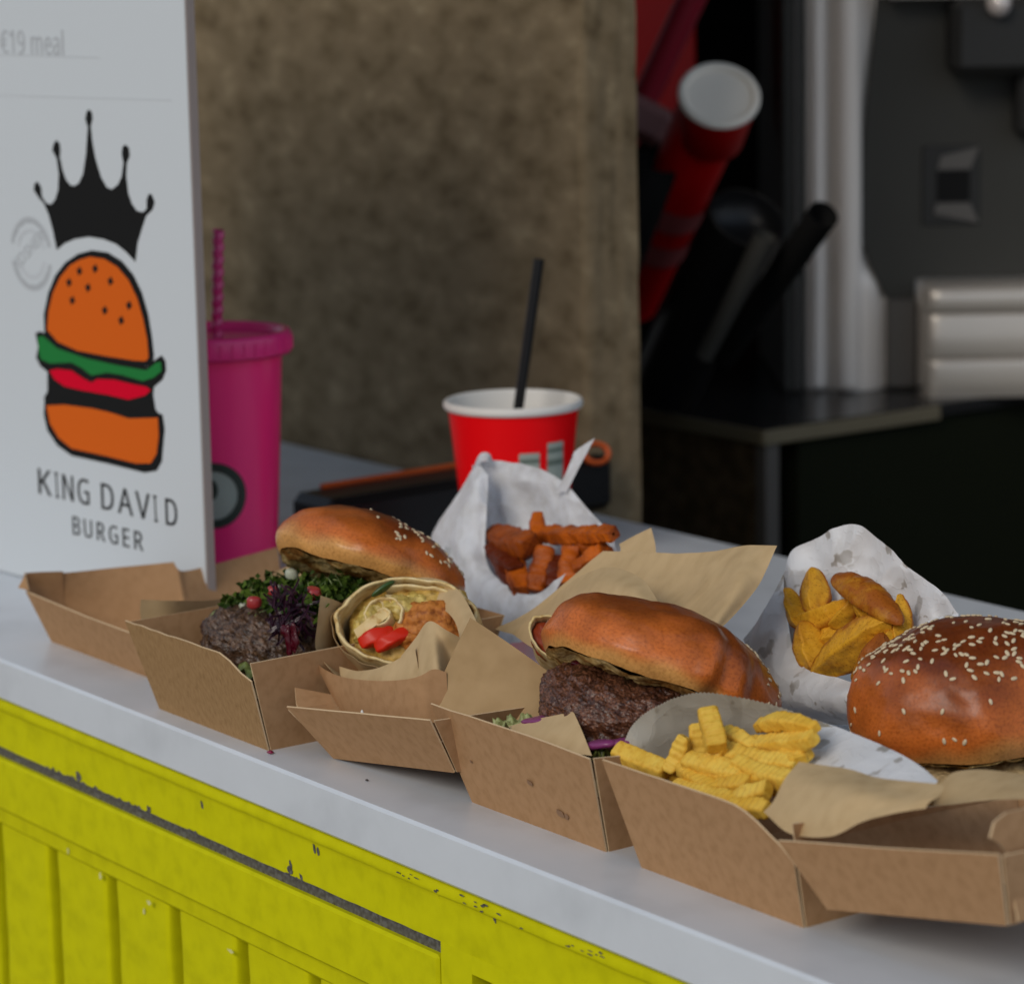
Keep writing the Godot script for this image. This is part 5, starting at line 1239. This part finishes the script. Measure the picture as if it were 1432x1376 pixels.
	var s := sheet([[Vector3(-0.1522,0.0793,-0.05), Vector3(-0.1556,0.0742,-0.062), Vector3(-0.1716,0.0634,-0.085), Vector3(-0.1788,0.0608,-0.1)], [Vector3(-0.1512,0.0655,-0.047), Vector3(-0.1591,0.0574,-0.06), Vector3(-0.1746,0.0467,-0.078), Vector3(-0.1866,0.04,-0.095)], [Vector3(-0.1509,0.0521,-0.045), Vector3(-0.1548,0.0441,-0.054), Vector3(-0.1634,0.0364,-0.068), Vector3(-0.1718,0.0321,-0.085)], [Vector3(-0.1483,0.0439,-0.048), Vector3(-0.136,0.0388,-0.048), Vector3(-0.1269,0.0349,-0.051), Vector3(-0.114,0.0339,-0.056)]], 24, 24, 0.0004, 30.0)
	solo("wrap_paper", s, M.parchment, "tan paper with an upright corner left of the cut tortilla wrap", "paper")
	s = sheet([[Vector3(-0.1647,0.0748,-0.108), Vector3(-0.1572,0.0787,-0.112), Vector3(-0.1442,0.0813,-0.114), Vector3(-0.1259,0.0818,-0.114), Vector3(-0.107,0.0792,-0.11), Vector3(-0.0903,0.0744,-0.104), Vector3(-0.0728,0.0694,-0.096), Vector3(-0.0644,0.0648,-0.088)], [Vector3(-0.1533,0.0696,-0.102), Vector3(-0.1437,0.0747,-0.105), Vector3(-0.1301,0.0776,-0.106), Vector3(-0.1167,0.0774,-0.106), Vector3(-0.1019,0.0749,-0.103), Vector3(-0.0885,0.071,-0.098), Vector3(-0.0728,0.0672,-0.09), Vector3(-0.0649,0.063,-0.082)], [Vector3(-0.1435,0.0647,-0.098), Vector3(-0.1333,0.0685,-0.1), Vector3(-0.1211,0.0712,-0.101), Vector3(-0.1098,0.0707,-0.101), Vector3(-0.0977,0.0686,-0.098), Vector3(-0.0882,0.0654,-0.094), Vector3(-0.0757,0.0627,-0.086), Vector3(-0.0684,0.0592,-0.078)]], 40, 16, 0.0005, 30.0)
	solo("wrap_paper", s, M.parchment, "tan paper curled round the back of the cut tortilla wrap", "paper")
	s = sheet([[Vector3(-0.0921,0.0554,-0.06), Vector3(-0.0828,0.0661,-0.063), Vector3(-0.0737,0.0764,-0.066), Vector3(-0.0578,0.0743,-0.066), Vector3(-0.0522,0.0688,-0.074)], [Vector3(-0.0839,0.0521,-0.057), Vector3(-0.0725,0.0604,-0.058), Vector3(-0.0615,0.0685,-0.06), Vector3(-0.0604,0.0645,-0.068), Vector3(-0.0536,0.0615,-0.073)], [Vector3(-0.0729,0.0487,-0.053), Vector3(-0.061,0.0547,-0.053), Vector3(-0.0495,0.0597,-0.054), Vector3(-0.0582,0.0551,-0.068), Vector3(-0.0544,0.0536,-0.072)], [Vector3(-0.0649,0.0424,-0.05), Vector3(-0.0504,0.0461,-0.049), Vector3(-0.0376,0.0497,-0.049), Vector3(-0.0583,0.0434,-0.07), Vector3(-0.0528,0.0449,-0.072)]], 30, 24, 0.0004, 30.0)
	solo("wrap_paper", s, M.parchment, "square paper corner folded up in front of the chicken in the wrap", "paper")
	s = sheet([[Vector3(-0.1422,0.0417,-0.054), Vector3(-0.1226,0.0432,-0.053), Vector3(-0.102,0.0486,-0.053), Vector3(-0.0888,0.0551,-0.056), Vector3(-0.0757,0.0637,-0.058)], [Vector3(-0.1364,0.0382,-0.051), Vector3(-0.1154,0.0398,-0.049), Vector3(-0.0949,0.0444,-0.049), Vector3(-0.0806,0.0497,-0.052), Vector3(-0.0675,0.0563,-0.054)], [Vector3(-0.128,0.0325,-0.048), Vector3(-0.1091,0.0326,-0.046), Vector3(-0.0888,0.0365,-0.046), Vector3(-0.0752,0.0413,-0.049), Vector3(-0.0625,0.0463,-0.052)]], 30, 16, 0.0006, 50.0)
	solo("wrap_paper", s, M.parchment, "creased tan paper band along the lower front of the wrap", "paper")
	# kraft sleeve that the wrap stands in
	s = sheet([[Vector3(-0.155,0.0449,-0.046), Vector3(-0.1406,0.0426,-0.043), Vector3(-0.1165,0.0429,-0.04), Vector3(-0.0863,0.0471,-0.038), Vector3(-0.0598,0.0525,-0.038), Vector3(-0.0465,0.0565,-0.04), Vector3(-0.0403,0.0606,-0.045), Vector3(-0.0362,0.0591,-0.05)], [Vector3(-0.1441,0.0358,-0.045), Vector3(-0.1305,0.033,-0.042), Vector3(-0.1102,0.0334,-0.04), Vector3(-0.0855,0.0366,-0.038), Vector3(-0.0603,0.0408,-0.038), Vector3(-0.0451,0.0449,-0.04), Vector3(-0.0396,0.0474,-0.045), Vector3(-0.0354,0.0466,-0.05)], [Vector3(-0.1305,0.0249,-0.044), Vector3(-0.1193,0.0224,-0.042), Vector3(-0.1026,0.023,-0.04), Vector3(-0.0815,0.0252,-0.0385), Vector3(-0.0603,0.0283,-0.0385), Vector3(-0.0444,0.0316,-0.04), Vector3(-0.0389,0.0334,-0.045), Vector3(-0.0347,0.0326,-0.05)]], 50, 14, 0.0003, 30.0)
	solo("card_sleeve", s, M.kraft, "curved kraft card sleeve under the cut tortilla wrap", "card sleeve")
	# a second roll behind the middle patty
	var c2: Vector3 = Vector3(-0.0318,0.0672,-0.115)
	var w2 := thing("small_wrap", "small pale rolled edge with a red filling left of the middle bun", "wrap", c2 - Vector3(0, 0.03, 0))
	var fr2 := Transform3D(Basis(rx, ry, n) * Basis(Vector3(0, 0, 1), -0.75), c2)
	part(w2, "tortilla", tort.call(0.2, TAU - 0.2, 0.0165, 0.0165, 0.62, 0.03, 0.0018, 0.0015), M.tortilla, fr2)
	part(w2, "red_filling", lump(Vector3(0.0140, 0.0085, 0.006), 0.9, 0.002, 90.0, 40, 24, 3.0), mat(lin(0.24, 0.035, 0.010), 0.5, 0.3), fr2 * Transform3D(Basis(), Vector3(0, 0, -0.007)))

# ---------------------------------------------------------------- fries and wedges
# a chip from a to b: rounded square section; crinkled when rip > 0, tapered ends when taper > 0
func stick(a: Vector3, b: Vector3, w: float, h: float, rip: float, bend: float, taper: float, rough: float, c0: Vector3, c1: Vector3, sd: float, per := 0.0036) -> Array:
	var L := (b - a).length()
	var m := grid(32, 110, func(u: float, v: float) -> Vector3:
		var ang := u * TAU
		var e := 0.42
		var cx := signf(cos(ang)) * pow(absf(cos(ang)), e)
		var cz := signf(sin(ang)) * pow(absf(sin(ang)), e)
		var k := clampf((v - 0.03) / 0.94, 0.0, 1.0)
		var s := 1.0
		if v < 0.06:
			s = pow(v / 0.06, 0.3)
		elif v > 0.94:
			s = pow((1.0 - v) / 0.06, 0.3)
		s *= 1.0 - taper * pow(absf(k * 2.0 - 1.0), 2.2)
		var r := rip * sin(k * L / per * TAU)
		var y := k * L
		var p := Vector3(cx * (w / 2.0 + r * 0.15) * s, y, (cz * h / 2.0 + r * (1.0 if rip > 0.0 else 0.0)) * s)
		p.z += bend * sin(k * PI)
		var q := p + Vector3(sd, sd * 1.3, 0)
		return p + Vector3(cx, 0, cz) * rough * (nz(q, 90.0) + 0.5 * nz(q, 240.0)), true, func(u: float, v: float, p: Vector3) -> Color:
			var en := smoothstep(0.84, 1.0, absf(v * 2.0 - 1.0))
			var q := p + Vector3(sd, 0, sd)
			var edge := pow(absf(sin(u * TAU * 2.0)), 6.0)
			var t := clampf(0.25 + 0.35 * nz(q, 70.0) + 0.3 * nz(q, 25.0) + 0.30 * en + 0.3 * edge, 0.0, 1.0)
			var c := c0.lerp(c1, t)
			return Color(c.x, c.y, c.z))
	return [m, Transform3D(aim(a, b, Vector3(0.5, 0.8, 0.4)), a)]

func chips(called: String, mt: Material, cat: String, grp: String, list: Array, rip: float, rough: float, c0: Vector3, c1: Vector3) -> void:
	var k := 0
	for q in list:
		var dark: float = q[6] if q.size() > 6 else 0.0
		var s := stick(q[0], q[1], q[2], q[2] * 0.85, rip, q[3], q[4], rough, c0.lerp(c1, clampf(dark + 0.25 * sin(k * 2.4), 0.0, 1.0)), c1.lerp(c1 * 0.6, dark), 1.3 * k)
		solo(called, s[0], mt, q[5], cat, grp, s[1])
		k += 1

func fries() -> void:
	chips("crinkle_fry", M.fry, "fry", "crinkle-cut fries in the front box", [
		[Vector3(0.1066,0.0488,-0.046), Vector3(0.1333,0.0429,-0.055), 0.0097, 0.0, 0.0, "short crinkle-cut fry lying at the left rim of the front box"],
		[Vector3(0.1404,0.0602,-0.06), Vector3(0.1351,0.0431,-0.054), 0.0084, 0.003, 0.4, "pale bent crinkle-cut fry standing right of the one at the left rim", 0.0],
		[Vector3(0.1492,0.0734,-0.066), Vector3(0.1633,0.0592,-0.06), 0.0101, 0.0, 0.05, "orange square-ended fry standing upright above all the others", 0.45],
		[Vector3(0.1354,0.0634,-0.071), Vector3(0.1419,0.0462,-0.068), 0.0080, 0.0, 0.2, "pale fry standing just behind the upright orange one"],
		[Vector3(0.1437,0.0497,-0.058), Vector3(0.2027,0.0523,-0.066), 0.0109, 0.002, 0.12, "long pale crinkle-cut fry lying across the middle of the heap"],
		[Vector3(0.1539,0.0544,-0.07), Vector3(0.2033,0.0575,-0.074), 0.0097, 0.002, 0.1, "ridged fry lying lengthwise above the long middle one"],
		[Vector3(0.159,0.0639,-0.088), Vector3(0.2057,0.0737,-0.082), 0.0084, -0.003, 0.35, "curved fry with a pointed left end, topmost at the right"],
		[Vector3(0.1589,0.0561,-0.082), Vector3(0.2083,0.0697,-0.078), 0.0097, 0.001, 0.15, "yellow fry just under the curved topmost one at the right"],
		[Vector3(0.1422,0.0402,-0.06), Vector3(0.1802,0.0508,-0.062), 0.0092, 0.0, 0.15, "fry lying in front of the long middle one"],
		[Vector3(0.143,0.0381,-0.05), Vector3(0.1906,0.0424,-0.048), 0.0092, 0.0, 0.12, "fry lying along the front rim of the front box"],
		[Vector3(0.1863,0.0424,-0.05), Vector3(0.2048,0.0502,-0.055), 0.0088, 0.0, 0.1, "stubby fry with a brown end near the paper fold", 0.25],
		[Vector3(0.1904,0.0412,-0.044), Vector3(0.2141,0.0448,-0.046), 0.0084, 0.0, 0.1, "lowest fry, at the front rim beside the paper fold"],
		[Vector3(0.1475,0.0619,-0.078), Vector3(0.1686,0.0574,-0.078), 0.0076, 0.0, 0.3, "narrow fry sloping down right of the upright orange one"],
		[Vector3(0.1241,0.0359,-0.062), Vector3(0.1417,0.0431,-0.066), 0.0092, 0.0, 0.1, "golden brown fry half hidden under the pale bent one", 0.7],
		[Vector3(0.1867,0.0491,-0.064), Vector3(0.2075,0.0487,-0.066), 0.0088, 0.0, 0.1, "fry end showing right of the heap beside the paper fold"],
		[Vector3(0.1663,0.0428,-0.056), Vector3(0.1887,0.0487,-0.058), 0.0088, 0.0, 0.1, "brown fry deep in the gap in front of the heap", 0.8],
		[Vector3(0.172,0.054,-0.064), Vector3(0.2139,0.0548,-0.062), 0.0085, 0.002, 0.1, "slim fry lying on top of the long middle one, at its right end"],
		[Vector3(0.154,0.0468,-0.06), Vector3(0.1597,0.0597,-0.066), 0.0085, 0.001, 0.1, "slim fry leaning against the foot of the upright orange one", 0.2],
		[Vector3(0.1722,0.0622,-0.086), Vector3(0.2042,0.059,-0.074), 0.0085, 0.001, 0.1, "slim fry slanting down under the curved topmost one"],
		[Vector3(0.1396,0.0461,-0.058), Vector3(0.1721,0.0428,-0.052), 0.0085, 0.001, 0.1, "slim fry sloping down from the pale bent one towards the front rim"],
		[Vector3(0.1781,0.0537,-0.08), Vector3(0.2035,0.0615,-0.078), 0.0088, 0.0, 0.1, "fry between the ridged one and the right side of the bag"]],
		0.00022, 0.0005, Vector3(0.85, 0.60, 0.11), Vector3(0.74, 0.40, 0.03))

func wedge(a: Vector3, b: Vector3, w: float, h: float, bow: float, sd: float, face := 0.0) -> Array:
	var L := (b - a).length()
	var skin := Vector3(0.36, 0.105, 0.012)
	var flesh := Vector3(0.80, 0.42, 0.035)
	var m := grid(40, 48, func(u: float, v: float) -> Vector3:
		# triangular section: a skin arc behind, two flat cuts meeting in a ridge
		var s := pow(sin(clampf(v, 0.0, 1.0) * PI), 0.5)
		var x := 0.0
		var z := 0.0
		if u < 0.5:
			var t := u / 0.5
			x = lerpf(-1.0, 1.0, t)
			z = 0.85 * (1.0 - absf(x - 0.25) / (1.25 if x < 0.25 else 0.75)) - 0.05
		else:
			var t := (u - 0.5) / 0.5
			var an := t * PI
			x = cos(an)
			z = -0.62 * sin(an)
		var p := Vector3(x * w / 2.0 * s, v * L, z * h * s - bow * sin(v * PI))
		var q := p + Vector3(sd, sd * 0.7, 0)
		return p + Vector3(signf(x), 0, signf(z)) * 0.0006 * (nz(q, 80.0) + 0.5 * nz(q, 210.0)), true, func(u: float, v: float, p: Vector3) -> Color:
			var e := smoothstep(0.36, 0.49, absf(u - 0.25) * 2.0) if u < 0.5 else 1.0
			var q := p + Vector3(sd, 1, sd)
			var t := clampf(e * 0.95 + 0.6 * nz(q, 45.0) + 0.2 * nz(q, 200.0) + 0.35 * smoothstep(0.7, 1.0, absf(v * 2.0 - 1.0)), 0.0, 1.0)
			var c := flesh.lerp(skin, t)
			return Color(c.x, c.y, c.z))
	var y := (b - a).normalized()
	var tocam := (Vector3(Vector3(1.17348, 0.42000, 0.78778)) - a).normalized().rotated(y, face)
	var x := y.cross(tocam).normalized()
	return [m, Transform3D(Basis(x, y, x.cross(y)), a)]

func wedges() -> void:
	var k := 0
	for q in [
		[Vector3(0.0038,0.0896,-0.262), Vector3(0.0172,0.0672,-0.25), 0.0167, 0.011, 0.2, "upright pointed potato wedge at the top left of the bag"],
		[Vector3(-0.0117,0.077,-0.256), Vector3(0.0075,0.0598,-0.247), 0.0114, 0.010, 0.4, "narrow dark potato wedge at the left edge of the bag"],
		[Vector3(-0.0027,0.0599,-0.25), Vector3(0.0378,0.0782,-0.256), 0.0163, 0.010, -0.9, "curved potato wedge with a browned rim below the upright one"],
		[Vector3(0.0256,0.0893,-0.256), Vector3(0.0881,0.0755,-0.246), 0.0189, 0.012, 2.6, "large orange skinned potato wedge, topmost at the right"],
		[Vector3(0.0754,0.0881,-0.257), Vector3(0.0851,0.0576,-0.247), 0.0114, 0.010, 0.5, "slim upright potato wedge at the right edge of the bag"],
		[Vector3(0.0132,0.0649,-0.245), Vector3(0.0311,0.0415,-0.238), 0.0185, 0.011, 0.2, "broad potato wedge at the lower left of the bag mouth"],
		[Vector3(0.0808,0.0773,-0.245), Vector3(0.0311,0.0402,-0.236), 0.0229, 0.013, 0.1, "largest potato wedge lying diagonally in the middle of the bag"],
		[Vector3(0.0798,0.071,-0.241), Vector3(0.0683,0.0426,-0.232), 0.0194, 0.012, 2.4, "rough skinned potato wedge pointing down at the bag's front lip"],
		[Vector3(0.0443,0.0773,-0.254), Vector3(0.0797,0.0703,-0.246), 0.0123, 0.010, 0.2, "potato wedge partly hidden under the large orange skinned one"],
		[Vector3(0.0797,0.0716,-0.247), Vector3(0.0799,0.0519,-0.239), 0.0132, 0.010, 0.5, "small potato wedge at the lower right of the bag mouth"],
		[Vector3(0.0289,0.0638,-0.25), Vector3(0.0422,0.0797,-0.256), 0.0141, 0.010, -0.6, "potato wedge between the upright one and the large orange one"],
		[Vector3(0.0378,0.0597,-0.252), Vector3(0.0121,0.0496,-0.25), 0.0176, 0.010, 0.0, "potato wedge deep in the bag behind the diagonal one"],
		[Vector3(0.0557,0.0771,-0.258), Vector3(0.0547,0.0586,-0.254), 0.0176, 0.010, 0.0, "potato wedge deep in the bag behind the small right one"]]:
		var s := wedge(q[0], q[1], q[2], q[3], 0.003, 2.1 * k, q[4])
		solo("potato_wedge", s[0], M.wedge, q[5], "wedge", "potato wedges in the white bag", s[1])
		k += 1

func sweet_potatoes() -> void:
	chips("sweet_potato_fry", M.wedge, "fry", "sweet potato fries in the white bag", [
		[Vector3(-0.2882,0.0641,-0.262), Vector3(-0.2285,0.069,-0.246), 0.0172, 0.002, 0.2, "thick dark sweet potato fry at the upper left of the bag mouth", 0.35],
		[Vector3(-0.2505,0.082,-0.268), Vector3(-0.2383,0.0646,-0.258), 0.0103, 0.0, 0.55, "pointed sweet potato fry sticking up in the middle"],
		[Vector3(-0.2397,0.071,-0.264), Vector3(-0.1538,0.086,-0.25), 0.0103, 0.0, 0.08, "long sweet potato fry lying level at the top right", 0.1],
		[Vector3(-0.221,0.068,-0.252), Vector3(-0.2142,0.0439,-0.238), 0.0120, 0.001, 0.1, "upright sweet potato fry left of the middle of the bag mouth", 0.0],
		[Vector3(-0.1959,0.0714,-0.252), Vector3(-0.1861,0.0517,-0.24), 0.0125, 0.001, 0.1, "upright sweet potato fry right of the middle of the bag mouth"],
		[Vector3(-0.1646,0.0745,-0.252), Vector3(-0.1815,0.062,-0.244), 0.0103, 0.0, 0.1, "sweet potato fry slanting at the right of the bag mouth"],
		[Vector3(-0.2761,0.0583,-0.252), Vector3(-0.2337,0.0526,-0.24), 0.0129, 0.0, 0.2, "dark sweet potato fry at the left edge of the bag mouth", 0.8],
		[Vector3(-0.2446,0.0553,-0.246), Vector3(-0.2243,0.0426,-0.236), 0.0129, 0.0, 0.2, "short sweet potato fry at the lower left of the bag mouth", 0.2],
		[Vector3(-0.2565,0.0528,-0.244), Vector3(-0.2299,0.0442,-0.236), 0.0103, 0.0, 0.2, "blackened sweet potato fry end beside the lower left one", 1.0],
		[Vector3(-0.2419,0.0654,-0.258), Vector3(-0.2501,0.0594,-0.248), 0.0112, 0.0, 0.2, "dark sweet potato fry between the thick one and the upright ones", 0.7],
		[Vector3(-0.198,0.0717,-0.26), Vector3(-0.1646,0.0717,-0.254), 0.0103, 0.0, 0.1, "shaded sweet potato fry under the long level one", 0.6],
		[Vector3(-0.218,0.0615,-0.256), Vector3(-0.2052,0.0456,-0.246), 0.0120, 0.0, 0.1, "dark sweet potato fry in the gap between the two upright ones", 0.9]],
		0.0, 0.0010, Vector3(0.66, 0.15, 0.012), Vector3(0.15, 0.026, 0.006))

func crumbs() -> void:
	solo("sauce_drop", lump(Vector3(0.0022, 0.0007, 0.0015), 1.0, 0.0006, 200.0, 16, 10), mat(lin(0.22, 0.004, 0.05), 0.2), "tiny dark pink sauce drop on the counter at the left box corner", "drop", "", Transform3D(Basis(), Vector3(-0.147,0.0008,-0.0124)))
	solo("crumb", lump(Vector3(0.0013, 0.0004, 0.0007), 1.0, 0.0003, 200.0, 12, 8), mat(lin(0.03, 0.02, 0.012), 0.6), "tiny dark crumb on the white counter below the wrap", "crumb", "", Transform3D(Basis(), Vector3(-0.0699,0.0005,-0.0225)))
	solo("crumb", lump(Vector3(0.0006, 0.0022, 0.0006), 1.0, 0.0004, 300.0, 12, 8), M.paper_white, "tiny white shred on the front rim of the lid under the wrap", "crumb", "", Transform3D(Basis(Vector3(0, 0, 1), 0.2), Vector3(-0.0714,0.0349,-0.022)))
